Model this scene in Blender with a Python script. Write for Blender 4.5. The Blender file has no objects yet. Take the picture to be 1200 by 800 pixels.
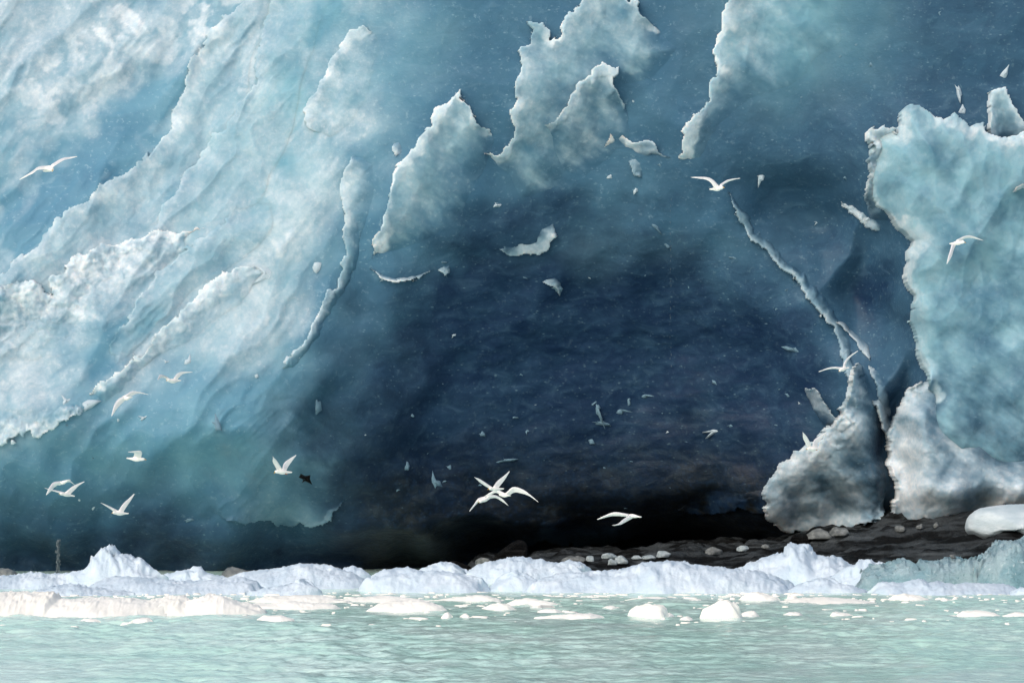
import bpy, math, random
import numpy as np

# ------------------------------------------------------------------ camera, sky, sun, exposure
SC = bpy.context.scene
COL = SC.collection
FPX, HOR, CAMZ = 6000.0, 527.0, 3.0          # focal length and horizon row on a 1200 x 800 frame

cam_d = bpy.data.cameras.new('camera')
cam = bpy.data.objects.new('camera', cam_d)
COL.objects.link(cam)
cam_d.sensor_width = 36.0
cam_d.lens = 36.0 * FPX / 1200.0
cam_d.shift_y = (HOR - 400.0) / 1200.0
cam_d.clip_start, cam_d.clip_end = 1.0, 6000.0
cam.location = (0, 0, CAMZ)
cam.rotation_euler = (math.radians(90), 0, 0)
SC.camera = cam

SUN_EL, SUN_AZ = math.radians(38), math.radians(212)   # azimuth from +Y clockwise: behind the camera, to its left
world = bpy.data.worlds.new('World')
SC.world = world
world.use_nodes = True
wn = world.node_tree.nodes
sky = wn.new('ShaderNodeTexSky')
sky.sky_type = 'NISHITA'
sky.sun_disc = False
sky.sun_elevation = SUN_EL
sky.sun_rotation = SUN_AZ
sky.air_density = 1.0
sky.dust_density = 4.0
sky.ozone_density = 1.0
bg = wn['Background']
bg.inputs['Strength'].default_value = 0.15
world.node_tree.links.new(sky.outputs[0], bg.inputs['Color'])

sun_d = bpy.data.lights.new('sun', 'SUN')
sun_d.energy = 1.1
sun_d.angle = math.radians(60)
sun_d.color = (1.0, 0.95, 0.88)
sun = bpy.data.objects.new('sun', sun_d)
COL.objects.link(sun)
sun.rotation_euler = (math.radians(90) - SUN_EL, 0, math.pi - SUN_AZ)

SC.view_settings.view_transform = 'Standard'
SC.view_settings.look = 'None'
SC.view_settings.gamma = 1.0
SC.view_settings.exposure = 0.0
SC.cycles.max_bounces = 4
SC.cycles.diffuse_bounces = 2
SC.cycles.glossy_bounces = 2

# ------------------------------------------------------------------ numeric helpers
def hash01(ix, iy, seed):
    n = (ix.astype(np.int64) * 374761393 + iy.astype(np.int64) * 668265263 + seed * 2147483647 + 1013904223)
    n = n & 0xFFFFFFFF
    n = (n ^ (n >> 13)) * 1274126177 & 0xFFFFFFFF
    n = (n ^ (n >> 16)) * 2246822519 & 0xFFFFFFFF
    n = n ^ (n >> 15)
    return (n & 0xFFFFFF) / float(0x1000000)

def perlin(x, y, seed=0):
    ix = np.floor(x); iy = np.floor(y)
    fx = x - ix; fy = y - iy
    ix = ix.astype(np.int64); iy = iy.astype(np.int64)
    u = fx * fx * fx * (fx * (fx * 6 - 15) + 10)
    v = fy * fy * fy * (fy * (fy * 6 - 15) + 10)
    def g(dx, dy):
        a = hash01(ix + dx, iy + dy, seed) * (2 * math.pi)
        return np.cos(a) * (fx - dx) + np.sin(a) * (fy - dy)
    a = g(0, 0); b = g(1, 0); c = g(0, 1); d = g(1, 1)
    return 1.5 * ((a + u * (b - a)) + v * ((c + u * (d - c)) - (a + u * (b - a))))

def fbm(x, y, octaves=4, seed=0, gain=0.5, lac=2.03):
    s = np.zeros_like(x); a = 1.0
    for o in range(octaves):
        s += a * perlin(x + 17.3 * o, y - 9.1 * o, seed + o * 31)
        x = x * lac; y = y * lac; a *= gain
    return s

def ridged(x, y, octaves=4, seed=0, gain=0.5):
    s = np.zeros_like(x); a = 1.0
    for o in range(octaves):
        s += a * (1.0 - 2.0 * np.abs(perlin(x + 5.7 * o, y + 3.3 * o, seed + o * 17)))
        x = x * 2.07; y = y * 2.07; a *= gain
    return s

def facets(x, y, seed=0, tilt=0.6, curve=0.5):
    """broken-ice facets: upper envelope of randomly tilted caps, about -0.6 .. 0.8"""
    ix = np.floor(x).astype(np.int64); iy = np.floor(y).astype(np.int64)
    best = np.full(x.shape, -9.0)
    for dx in (-1, 0, 1):
        for dy in (-1, 0, 1):
            jx, jy = ix + dx, iy + dy
            sx = jx + hash01(jx, jy, seed); sy = jy + hash01(jx, jy, seed + 1)
            a = hash01(jx, jy, seed + 2) * 2 * math.pi
            r = tilt * hash01(jx, jy, seed + 3)
            px, py = x - sx, y - sy
            v = 0.5 * (hash01(jx, jy, seed + 4) - 0.5) + r * (np.cos(a) * px + np.sin(a) * py) - curve * (px * px + py * py) * 1.3
            best = np.maximum(best, v)
    return best

def cells(x, y, seed=0):
    """one random value per broken plane (irregular polygons)"""
    ix = np.floor(x).astype(np.int64); iy = np.floor(y).astype(np.int64)
    best = np.full(x.shape, 9.0); val = np.zeros_like(x)
    for dx in (-1, 0, 1):
        for dy in (-1, 0, 1):
            jx, jy = ix + dx, iy + dy
            d = np.abs(x - jx - hash01(jx, jy, seed)) + np.abs(y - jy - hash01(jx, jy, seed + 1)) + .35 * hash01(jx, jy, seed + 2)
            m = d < best
            best = np.where(m, d, best); val = np.where(m, hash01(jx, jy, seed + 3), val)
    return val - .5

def sstep(a, b, x):
    t = np.clip((x - a) / (b - a), 0, 1)
    return t * t * (3 - 2 * t)

def seg_dist(px, py, pts):
    d = np.full(px.shape, 1e9)
    for (ax, ay), (bx, by) in zip(pts[:-1], pts[1:]):
        vx, vy = bx - ax, by - ay
        L = vx * vx + vy * vy + 1e-9
        t = np.clip(((px - ax) * vx + (py - ay) * vy) / L, 0, 1)
        d = np.minimum(d, np.hypot(px - ax - t * vx, py - ay - t * vy))
    return d

def inside(px, py, poly):
    r = np.zeros(px.shape, bool)
    n = len(poly)
    for i in range(n):
        (ax, ay), (bx, by) = poly[i], poly[(i + 1) % n]
        if ay == by: continue
        c = ((ay > py) != (by > py)) & (px < (bx - ax) * (py - ay) / (by - ay) + ax)
        r ^= c
    return r

def sdist(px, py, poly):
    d = seg_dist(px, py, list(poly) + [poly[0]])
    return np.where(inside(px, py, poly), d, -d)

def blob(px, py, cx, cy, rx, ry, ang=0.0):
    c, s = math.cos(math.radians(ang)), math.sin(math.radians(ang))
    dx, dy = px - cx, py - cy
    u = (dx * c + dy * s) / rx; v = (-dx * s + dy * c) / ry
    return np.exp(-(u * u + v * v))

# ------------------------------------------------------------------ object helpers
def link(o, parent=None):
    COL.objects.link(o)
    if parent is not None: o.parent = parent
    return o

def tag(o, label=None, cat=None, group=None, kind=None):
    if label: o['label'] = label
    if cat: o['category'] = cat
    if group: o['group'] = group
    if kind: o['kind'] = kind
    return o

def empty(name, loc=(0, 0, 0)):
    o = bpy.data.objects.new(name, None); o.location = loc
    o.empty_display_size = 0.2
    return link(o)

def mesh_np(name, V, F, mat, cols=None, smooth=True):
    """V (n,3), F (m,k) numpy -> mesh; cols (n,4) -> float colour attribute 'ice'"""
    me = bpy.data.meshes.new(name)
    n, (m, k) = len(V), F.shape
    me.vertices.add(n); me.vertices.foreach_set('co', np.ascontiguousarray(V, np.float32).ravel())
    me.loops.add(m * k); me.loops.foreach_set('vertex_index', np.ascontiguousarray(F, np.int32).ravel())
    me.polygons.add(m)
    me.polygons.foreach_set('loop_start', np.arange(0, m * k, k, dtype=np.int32))
    me.polygons.foreach_set('loop_total', np.full(m, k, np.int32))
    me.polygons.foreach_set('use_smooth', np.full(m, smooth, bool))
    me.update(calc_edges=True)
    me.materials.append(mat)
    if cols is not None:
        at = me.attributes.new('ice', 'FLOAT_COLOR', 'POINT')
        at.data.foreach_set('color', np.ascontiguousarray(cols, np.float32).ravel())
    return me

def grid_faces(ny, nx, keep=None):
    idx = np.arange(ny * nx).reshape(ny, nx)
    F = np.stack([idx[:-1, :-1], idx[:-1, 1:], idx[1:, 1:], idx[1:, :-1]], -1).reshape(-1, 4)
    if keep is not None:
        k = keep.ravel()
        F = F[k[F].all(1)]
    return F

def compact(V, F, cols=None):
    used = np.zeros(len(V), bool); used[F.ravel()] = True
    remap = np.cumsum(used) - 1
    return V[used], remap[F], (None if cols is None else cols[used])

# ------------------------------------------------------------------ materials
class NT:
    def __init__(self, name):
        self.m = bpy.data.materials.new(name); self.m.use_nodes = True
        self.t = self.m.node_tree; self.n = self.t.nodes
        self.b = self.n['Principled BSDF']; self.out = self.n['Material Output']
    def add(self, typ, **kw):
        nd = self.n.new('ShaderNode' + typ)
        for k, v in kw.items(): setattr(nd, k, v)
        return nd
    def l(self, a, b): self.t.links.new(a, b)
    def val(self, sock, v):
        if hasattr(v, 'links') or hasattr(v, 'is_linked'): self.l(v, sock)
        else: sock.default_value = v
    def math(self, op, a, b=0.0, clamp=False):
        nd = self.add('Math', operation=op, use_clamp=clamp)
        self.val(nd.inputs[0], a); self.val(nd.inputs[1], b)
        return nd.outputs[0]
    def mix(self, f, a, b, blend='MIX'):
        nd = self.add('Mix', data_type='RGBA', blend_type=blend)
        self.val(nd.inputs[0], f)
        for s, v in ((nd.inputs[6], a), (nd.inputs[7], b)):
            if isinstance(v, tuple): s.default_value = (*v, 1.0)
            else: self.l(v, s)
        return nd.outputs[2]
    def ramp(self, x, lo, hi, a=0.0, b=1.0, smooth=True):
        nd = self.add('MapRange', interpolation_type='SMOOTHSTEP' if smooth else 'LINEAR')
        self.val(nd.inputs[0], x)
        nd.inputs[1].default_value, nd.inputs[2].default_value = lo, hi
        nd.inputs[3].default_value, nd.inputs[4].default_value = a, b
        return nd.outputs[0]
    def coords(self, scale=(1, 1, 1), rot=(0, 0, 0)):
        tc = self.add('TexCoord'); mp = self.add('Mapping')
        mp.inputs['Scale'].default_value = scale; mp.inputs['Rotation'].default_value = rot
        self.l(tc.outputs['Object'], mp.inputs[0]); return mp.outputs[0]
    def noise(self, vec, scale, detail=4.0, rough=0.55, dist=0.0):
        nd = self.add('TexNoise'); self.l(vec, nd.inputs['Vector'])
        nd.inputs['Scale'].default_value = scale; nd.inputs['Detail'].default_value = detail
        nd.inputs['Roughness'].default_value = rough; nd.inputs['Distortion'].default_value = dist
        return nd.outputs[0]
    def voro(self, vec, scale, feature='F1', rnd=1.0):
        nd = self.add('TexVoronoi', feature=feature); self.l(vec, nd.inputs['Vector'])
        nd.inputs['Scale'].default_value = scale; nd.inputs['Randomness'].default_value = rnd
        return nd
    def bump(self, h, strength, dist, prev=None):
        nd = self.add('Bump'); nd.inputs['Strength'].default_value = strength; nd.inputs['Distance'].default_value = dist
        self.l(h, nd.inputs['Height'])
        if prev is not None: self.l(prev, nd.inputs['Normal'])
        return nd.outputs[0]

# --- glacier ice: R = white bubbly ice, G = teal, B = clear dark ice and painted recess shade, A = basal debris and painted base shade
def ice_material(name='glacier_ice', sss=.9):
    k = NT(name)
    at = k.add('Attribute', attribute_name='ice')
    sp = k.add('SeparateColor'); k.l(at.outputs['Color'], sp.inputs[0])
    W, T, D, Q = sp.outputs[0], sp.outputs[1], sp.outputs[2], at.outputs['Alpha']
    v = k.coords()
    n1 = k.noise(v, 0.9, 3, 0.6)
    n2 = k.noise(v, 8.0, 4, 0.68)
    n3 = k.noise(k.coords((0.6, 1, 1.15), (0, .3, 0)), 3.0, 4, 0.62, 0.8)
    # clear blue ice, from mid blue to dense dark ice and painted shade
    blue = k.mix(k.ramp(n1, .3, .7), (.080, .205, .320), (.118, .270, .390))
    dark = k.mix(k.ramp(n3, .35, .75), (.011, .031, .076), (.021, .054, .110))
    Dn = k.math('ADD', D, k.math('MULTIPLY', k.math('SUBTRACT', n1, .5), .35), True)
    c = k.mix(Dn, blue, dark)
    teal = k.mix(k.ramp(n1, .3, .7), (.150, .345, .445), (.220, .430, .520))
    c = k.mix(k.math('ADD', T, k.math('MULTIPLY', k.math('MULTIPLY', k.math('SUBTRACT', n1, .5), .8), T), True), c, teal)
    # bubbles and healed cracks: pale flecks and wisps inside the clear ice
    f1 = k.voro(k.coords((1.0, 1, 1.4), (0, .35, 0)), 4.6)
    fl = k.math('MULTIPLY', k.ramp(f1.outputs['Distance'], .03, .15, 1, 0), k.ramp(n2, .50, .62))
    fl2 = k.math('MULTIPLY', k.ramp(n2, .57, .70), .8)
    wis = k.math('MULTIPLY', k.ramp(n3, .56, .72), .38)
    f3 = k.voro(k.coords((.62, 1, 1.35), (0, -.35, 0)), 8.5)
    sc3 = k.add('SeparateColor'); k.l(f3.outputs['Color'], sc3.inputs[0])
    fl3 = k.math('MULTIPLY', k.ramp(f3.outputs['Distance'], .10, .24, 1.1, 0), k.math('MULTIPLY', k.ramp(sc3.outputs[0], .20, 1.0), k.ramp(n3, .40, .60, .15, 1)))
    mott = k.math('MULTIPLY', k.math('MAXIMUM', fl2, wis), k.math('SUBTRACT', 1.0, k.math('MULTIPLY', Dn, .65)))
    fleck = k.math('MAXIMUM', k.math('MAXIMUM', fl, mott), fl3)
    c = k.mix(k.math('MULTIPLY', fleck, k.math('SUBTRACT', .55, k.math('MULTIPLY', T, .4))), c, k.mix(Dn, (.34, .50, .60), (.15, .25, .31)))
    # white bubbly / crushed ice, with blue showing through
    wh = k.mix(k.ramp(n2, .35, .7), (.62, .71, .78), (.76, .79, .82))
    Wn = k.math('ADD', W, k.math('MULTIPLY', k.math('MULTIPLY', k.math('SUBTRACT', n2, .5), .7), k.math('MULTIPLY', W, k.math('SUBTRACT', 1.35, W))), True)
    c = k.mix(Wn, c, wh)
    # debris-laden basal ice; its dark colour also paints shade in the hollow
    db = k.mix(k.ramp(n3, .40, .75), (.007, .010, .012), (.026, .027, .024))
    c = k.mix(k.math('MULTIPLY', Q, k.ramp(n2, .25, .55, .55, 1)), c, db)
    k.l(c, k.b.inputs['Base Color'])
    k.l(k.ramp(Wn, 0, 1, .34, .62), k.b.inputs['Roughness'])
    k.b.inputs['Specular IOR Level'].default_value = 0.22
    k.b.inputs['IOR'].default_value = 1.31
    k.l(k.math('MULTIPLY', k.math('MAXIMUM', Wn, T), sss, True), k.b.inputs['Subsurface Weight'])
    k.b.inputs['Subsurface Radius'].default_value = (.14, .19, .22)
    k.b.inputs['Subsurface Scale'].default_value = 1.0
    k.l(k.bump(k.math('ADD', n2, n3), .25, .08), k.b.inputs['Normal'])
    return k.m

def floe_material(name, a, b, grime=0.0, rough=.55, bump=.5):
    k = NT(name)
    v = k.coords(); n1 = k.noise(v, 1.7, 5, .6); n2 = k.noise(v, 9, 5, .65)
    c = k.mix(k.ramp(n1, .36, .66), a, b)
    if grime:
        c = k.mix(k.math('MULTIPLY', k.ramp(n2, .55, .75), grime), c, (.16, .17, .16))
    k.l(c, k.b.inputs['Base Color'])
    k.b.inputs['Roughness'].default_value = rough
    k.b.inputs['Specular IOR Level'].default_value = .3
    k.l(k.bump(n2, bump, .06), k.b.inputs['Normal'])
    return k.m

def glassy_material():
    k = NT('clear_teal_ice')
    v = k.coords(); n1 = k.noise(v, 1.6, 5, .6); n2 = k.noise(k.coords((.8, 1, 1.3)), 9, 5, .72, .8)
    c = k.mix(k.ramp(n1, .35, .65), (.22, .38, .45), (.38, .52, .58))
    c = k.mix(k.ramp(n2, .56, .72), c, (.62, .74, .78))
    c = k.mix(k.ramp(n2, .40, .30), c, (.14, .27, .32))
    k.l(c, k.b.inputs['Base Color'])
    k.b.inputs['Roughness'].default_value = .22
    k.b.inputs['IOR'].default_value = 1.31
    k.l(k.bump(n2, .7, .15), k.b.inputs['Normal'])
    return k.m

def rock_material(name='bedrock', tint=(.84, 1, 1.12)):
    k = NT(name)
    v = k.coords((.20, .75, 1.6), (0, -.22, .10)); n1 = k.noise(v, 2.2, 7, .65, .4); n2 = k.noise(k.coords(), 7, 6, .7)
    c = k.mix(k.ramp(n1, .44, .58), tuple(.005 * t for t in tint), tuple(.055 * t for t in tint))
    c = k.mix(k.math('MULTIPLY', k.ramp(n2, .60, .76), .12), c, tuple(.028 * t for t in tint))
    c = k.mix(k.math('MULTIPLY', k.ramp(k.noise(k.coords((.3, .6, 2), (0, -.22, 0)), 2.1, 5), .54, .68), .6), c, tuple(.125 * t for t in tint))
    k.l(c, k.b.inputs['Base Color'])
    k.b.inputs['Specular IOR Level'].default_value = .12
    k.l(k.ramp(n2, .3, .7, .3, .7), k.b.inputs['Roughness'])
    k.l(k.bump(k.math('ADD', n1, k.math('MULTIPLY', n2, .5)), .9, .22), k.b.inputs['Normal'])
    return k.m

def water_material():
    k = NT('glacial_water')
    v = k.coords((1.0, .35, 1)); n = k.noise(v, .55, 4, .6); n2 = k.noise(k.coords((1, .6, 1)), 5.0, 5, .6)
    c = k.mix(k.ramp(n, .35, .68), (.62, .92, .79), (.74, .94, .85))
    k.l(c, k.b.inputs['Base Color'])
    k.b.inputs['Roughness'].default_value = .10
    k.b.inputs['IOR'].default_value = 1.33
    k.b.inputs['Specular IOR Level'].default_value = .25
    k.l(k.bump(n2, .5, .05), k.b.inputs['Normal'])
    return k.m

def gull_material():
    k = NT('gull_plumage')
    at = k.add('Attribute', attribute_name='ice')
    n = k.noise(k.coords(), 40, 3)
    c = k.mix(.12, at.outputs['Color'], k.mix(k.ramp(n, .4, .6), (.5, .5, .52), (.85, .84, .82)))
    k.l(c, k.b.inputs['Base Color'])
    k.b.inputs['Roughness'].default_value = .75
    k.b.inputs['Specular IOR Level'].default_value = .2
    return k.m

def plain(name, col, rough=.5):
    k = NT(name)
    n = k.noise(k.coords(), 30, 3)
    k.l(k.mix(k.ramp(n, .35, .65), tuple(.85 * c for c in col), col), k.b.inputs['Base Color'])
    k.b.inputs['Roughness'].default_value = rough
    return k.m

M_ICE = ice_material()
M_CHIP = ice_material('ice_chip_ice', 0.)
M_FLOE = floe_material('bluish_floe_ice', (.55, .67, .78), (.67, .77, .86))
M_BRASH = floe_material('cream_brash_ice', (.94, .93, .86), (.97, .96, .90), bump=.15)
M_GREYICE = floe_material('grey_lump_ice', (.11, .125, .13), (.24, .26, .26), .5, .4)
M_LUMP = floe_material('pale_boulder_ice', (.30, .37, .40), (.46, .53, .56), .35, .4)
M_WHITEICE = floe_material('white_boulder_ice', (.47, .57, .63), (.62, .70, .75), .08, .4)
M_GLASSY = glassy_material()
M_ROCK = rock_material()
M_BOULDER = rock_material('dark_boulder_rock', (.22, .22, .22))
M_WATER = water_material()
M_GULL = gull_material()
M_BILL = plain('bill_horn', (.62, .36, .08))
M_FOOT = plain('foot_skin', (.45, .16, .10))
M_SPRAY = plain('spray', (.10, .13, .15), .6)

# ------------------------------------------------------------------ structure: the sea
def build_water():
    xs = np.concatenate([np.linspace(-600, -40, 12)[:-1], np.linspace(-40, -15, 40)[:-1],
                         np.arange(-15, 15, .075), np.linspace(15, 40, 40)[1:], np.linspace(40, 600, 12)[1:]])
    ys = np.concatenate([np.linspace(-500, 20, 14)[:-1], np.linspace(20, 60, 30)[:-1],
                         np.arange(60, 122, .085), np.linspace(122, 140, 30)[1:]])
    X, Y = np.meshgrid(xs, ys)
    wx = X + .35 * perlin(X * .5, Y * .5, 3); wy = Y + .5 * perlin(X * .3 + 9, Y * .3, 4)
    Z = .055 * perlin(wx * .5, wy * .55, 11) + .044 * perlin(wx * 1.8, wy * 1.15, 12)
    Z += .026 * (1 - 2 * np.abs(perlin(wx * 3.2, wy * 1.9, 13))) + .015 * perlin(wx * 5.4, wy * 3.4, 14)
    Z *= .75 + .5 * perlin(X * .11, Y * .05, 15)
    Z *= 1 - .55 * sstep(97, 112, Y)
    V = np.stack([X, Y, Z], -1).reshape(-1, 3)
    me = mesh_np('sea', V, grid_faces(*X.shape), M_WATER)
    tag(link(bpy.data.objects.new('sea', me)), kind='structure')
build_water()

# ------------------------------------------------------------------ structure: the glacier front
D0 = 124.0                     # distance of the ice front
PPM = FPX / D0                 # picture pixels per metre there
def wx_of(px): return (px - 600.0) / PPM
def wz_of(py): return CAMZ + (HOR - py) / PPM

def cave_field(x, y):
    """pixels inside (+) or outside (-) the arch of the hollow, dense ice with shade painted in; smooth everywhere"""
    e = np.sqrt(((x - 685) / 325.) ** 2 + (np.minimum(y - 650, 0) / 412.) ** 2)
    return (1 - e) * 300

def cleft_field(x, y):
    return np.maximum(np.maximum(blob(x, y, 1022, 335, 40, 90, -8), .95 * blob(x, y, 1046, 500, 20, 130)), .8 * blob(x, y, 960, 260, 70, 50, 40))

PALE = [(-700, -500), (400, -500), (445, 0), (440, 150), (408, 260), (335, 425), (240, 420), (120, 470), (90, 500), (0, 520), (-700, 620)]

def streaks(px, py):
    """broken, nearly straight flow bands climbing to the right across the left face"""
    wx, wy = px + 7 * perlin(px / 50., py / 50., 191) + 3 * perlin(px / 14., py / 14., 192), py + 5 * perlin(px / 40., py / 40., 193)
    u = wx * math.cos(-.907) + wy * math.sin(-.907); v = -wx * math.sin(-.907) + wy * math.cos(-.907) + 30 * perlin(px / 300., py / 300., 194)
    return ridged(u / 330. + 3, v / 40., 3, 180, .6), sstep(-.25, .45, fbm(px / 90., py / 90., 3, 195))

def wall_depth(px, py, detail=2):
    """distance (m) of the ice surface behind the front plane; large forms plus fracture relief"""
    qx = px + 26 * perlin(px / 120., py / 120., 41) + 9 * perlin(px / 40., py / 40., 42)
    qy = py + 26 * perlin(px / 120., py / 120., 43) + 9 * perlin(px / 40., py / 40., 44)
    cave = cave_field(qx, qy)
    d = 3.4 * sstep(-130, 240, cave)
    up = np.clip((430 - py) / PPM, -6, 30)
    leftness = sstep(560, 180, px)
    d += leftness * .34 * np.clip(up, -1, 30) - (1 - leftness) * .10 * np.clip(up - 2, 0, 8)
    d += 2.2 * sstep(500, 640, qy) * sstep(520, 300, px)
    d += 1.9 * sstep(560, 650, qy) * sstep(560, 800, px)
    d -= 1.2 * sstep(960, 1080, px)
    d += 1.5 * cleft_field(qx, qy)
    d += (1. + 1.6 * sstep(330, 520, qx)) * sstep(612, 672, qy)
    if detail:
        # flow-banded ridges on the left, running up to the right
        c, s = math.cos(math.radians(-50)), math.sin(math.radians(-50))
        u = (qx * c + qy * s); v = (-qx * s + qy * c)
        L = sstep(30, -60, cave) * leftness
        d -= L * (.26 * ridged(u / 620., v / 105., 2, 51, .4))
        st1, stm = streaks(px, py)
        d -= L * .045 * st1 * stm
        d -= (1 - L) * .10 * ridged(qx / 210., qy / 190., 2, 61, .4)
        if detail > 1:
            d -= .07 * facets(qx / 80., qy / 70., 71) + .022 * facets(qx / 26., qy / 22., 75)
            d -= .012 * facets(px / 9., py / 7.5, 79) * (.6 + .8 * perlin(px / 60., py / 60., 80))
            d -= .020 * sstep(0, 60, cave) * fbm(px / 50. + py / 90., py / 18., 3, 85)
    return d

def wall_tone(px, py):
    """ice tones: white bubbly, teal, clear dark, debris; the last two also paint shade"""
    qx = px + 30 * perlin(px / 110., py / 110., 141) + 12 * perlin(px / 35., py / 35., 142)
    qy = py + 30 * perlin(px / 110., py / 110., 143) + 12 * perlin(px / 35., py / 35., 144)
    c, s = math.cos(math.radians(-50)), math.sin(math.radians(-50))
    u = (qx * c + qy * s); v = (-qx * s + qy * c)
    pale = sstep(-40, 60, sdist(qx, qy, PALE))
    band = ridged(u / 420., v / 85., 4, 51, .55)
    W = pale * np.clip(.07 + .24 * band + .18 * fbm(px / 45., py / 40., 4, 150), 0, 1)
    st1, stm = streaks(px, py)
    W = W + pale * stm * (.24 * sstep(.3, 1.2, st1) - .07)
    W = np.maximum(W, .85 * blob(qx, qy, 100, 50, 150, 70, -35) * sstep(-.5, .4, fbm(px / 30., py / 30., 4, 152)))
    W = np.maximum(W, .75 * blob(qx, qy, 220, 15, 80, 60, -40) * sstep(-.4, .4, fbm(px / 24., py / 24., 4, 153)))
    W -= .50 * blob(qx, qy, 120, 165, 130, 30, -42) + .50 * blob(qx, qy, 40, 245, 100, 32, -30)
    W = np.clip(W * (1 + .5 * cells(qx / 34., qy / 30., 155) + .3 * cells(qx / 13., qy / 13., 157)), 0, 1)
    T = .85 * blob(qx, qy, 930, 20, 75, 85) + .40 * blob(qx, qy, 290, 470, 120, 90, -30) + .5 * blob(qx, qy, 320, 150, 90, 190, 15)
    T += .30 * blob(qx, qy, 120, 540, 160, 40) + .16 * blob(qx, qy, 720, 285, 130, 26) + .28 * blob(qx, qy, 480, 60, 60, 60) + .36 * pale - .20 * blob(qx, qy, 120, 165, 130, 34, -42) - .25 * blob(qx, qy, 40, 245, 100, 36, -30)
    T = np.clip(T, 0, .95)
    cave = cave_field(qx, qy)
    D = 1.0 * sstep(-85, 40, cave + 34 * fbm(px / 130., py / 110., 4, 170))  # dense ice, with the hollow's shade painted into its dark tone
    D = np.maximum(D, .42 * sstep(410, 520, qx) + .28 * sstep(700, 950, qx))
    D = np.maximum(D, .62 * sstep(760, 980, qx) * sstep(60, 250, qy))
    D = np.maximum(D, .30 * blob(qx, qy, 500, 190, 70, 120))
    D = np.maximum(D, .9 * sstep(510, 660, qy))  # shade towards the undercut base, painted as darker ice
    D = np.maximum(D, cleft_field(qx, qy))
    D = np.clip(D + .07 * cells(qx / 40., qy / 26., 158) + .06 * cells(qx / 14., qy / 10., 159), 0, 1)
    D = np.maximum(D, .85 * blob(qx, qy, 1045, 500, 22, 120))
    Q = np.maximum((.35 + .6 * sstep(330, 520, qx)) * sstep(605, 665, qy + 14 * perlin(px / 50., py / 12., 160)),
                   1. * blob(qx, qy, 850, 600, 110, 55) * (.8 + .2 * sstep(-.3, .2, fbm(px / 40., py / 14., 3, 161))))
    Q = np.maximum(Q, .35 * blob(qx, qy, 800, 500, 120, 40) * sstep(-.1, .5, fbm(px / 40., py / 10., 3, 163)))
    Q = np.maximum(Q, .92 * sstep(430, 640, qy + 20 * fbm(px / 60., py / 25., 3, 162)) * sstep(300, 470, qx))  # shade low in the hollow, painted with the debris colour
    return W, T, D, Q

glacier = empty('glacier', (0, D0, 0))
tag(glacier, 'towering blue and white glacier front with a dark hollow behind the ice floes', 'glacier')

def add_part(name, me, parent, label=None):
    o = bpy.data.objects.new(name, me)
    link(o, parent)
    if label: o['label'] = label
    return o

def build_wall():
    xs = np.concatenate([np.linspace(-700, -60, 60)[:-1], np.arange(-60, 1262, 2.0), np.linspace(1262, 1900, 60)])
    ys = np.concatenate([np.arange(705, -40, -2.0), np.linspace(-40, -500, 70)])
    PX, PY = np.meshgrid(xs, ys)
    Y = wall_depth(PX, PY)
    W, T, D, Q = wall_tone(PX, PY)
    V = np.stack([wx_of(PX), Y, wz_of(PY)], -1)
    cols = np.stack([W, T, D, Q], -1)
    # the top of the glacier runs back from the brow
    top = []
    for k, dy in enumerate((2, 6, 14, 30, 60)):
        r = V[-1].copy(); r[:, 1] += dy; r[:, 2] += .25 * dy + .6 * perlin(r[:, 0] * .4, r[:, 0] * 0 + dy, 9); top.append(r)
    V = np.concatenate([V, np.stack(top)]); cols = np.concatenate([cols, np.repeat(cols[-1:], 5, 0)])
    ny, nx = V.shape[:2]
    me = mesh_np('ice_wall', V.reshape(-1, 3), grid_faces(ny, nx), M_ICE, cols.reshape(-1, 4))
    add_part('ice_wall', me, glacier, 'blue concave ice wall with a dark hollow')
build_wall()

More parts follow.
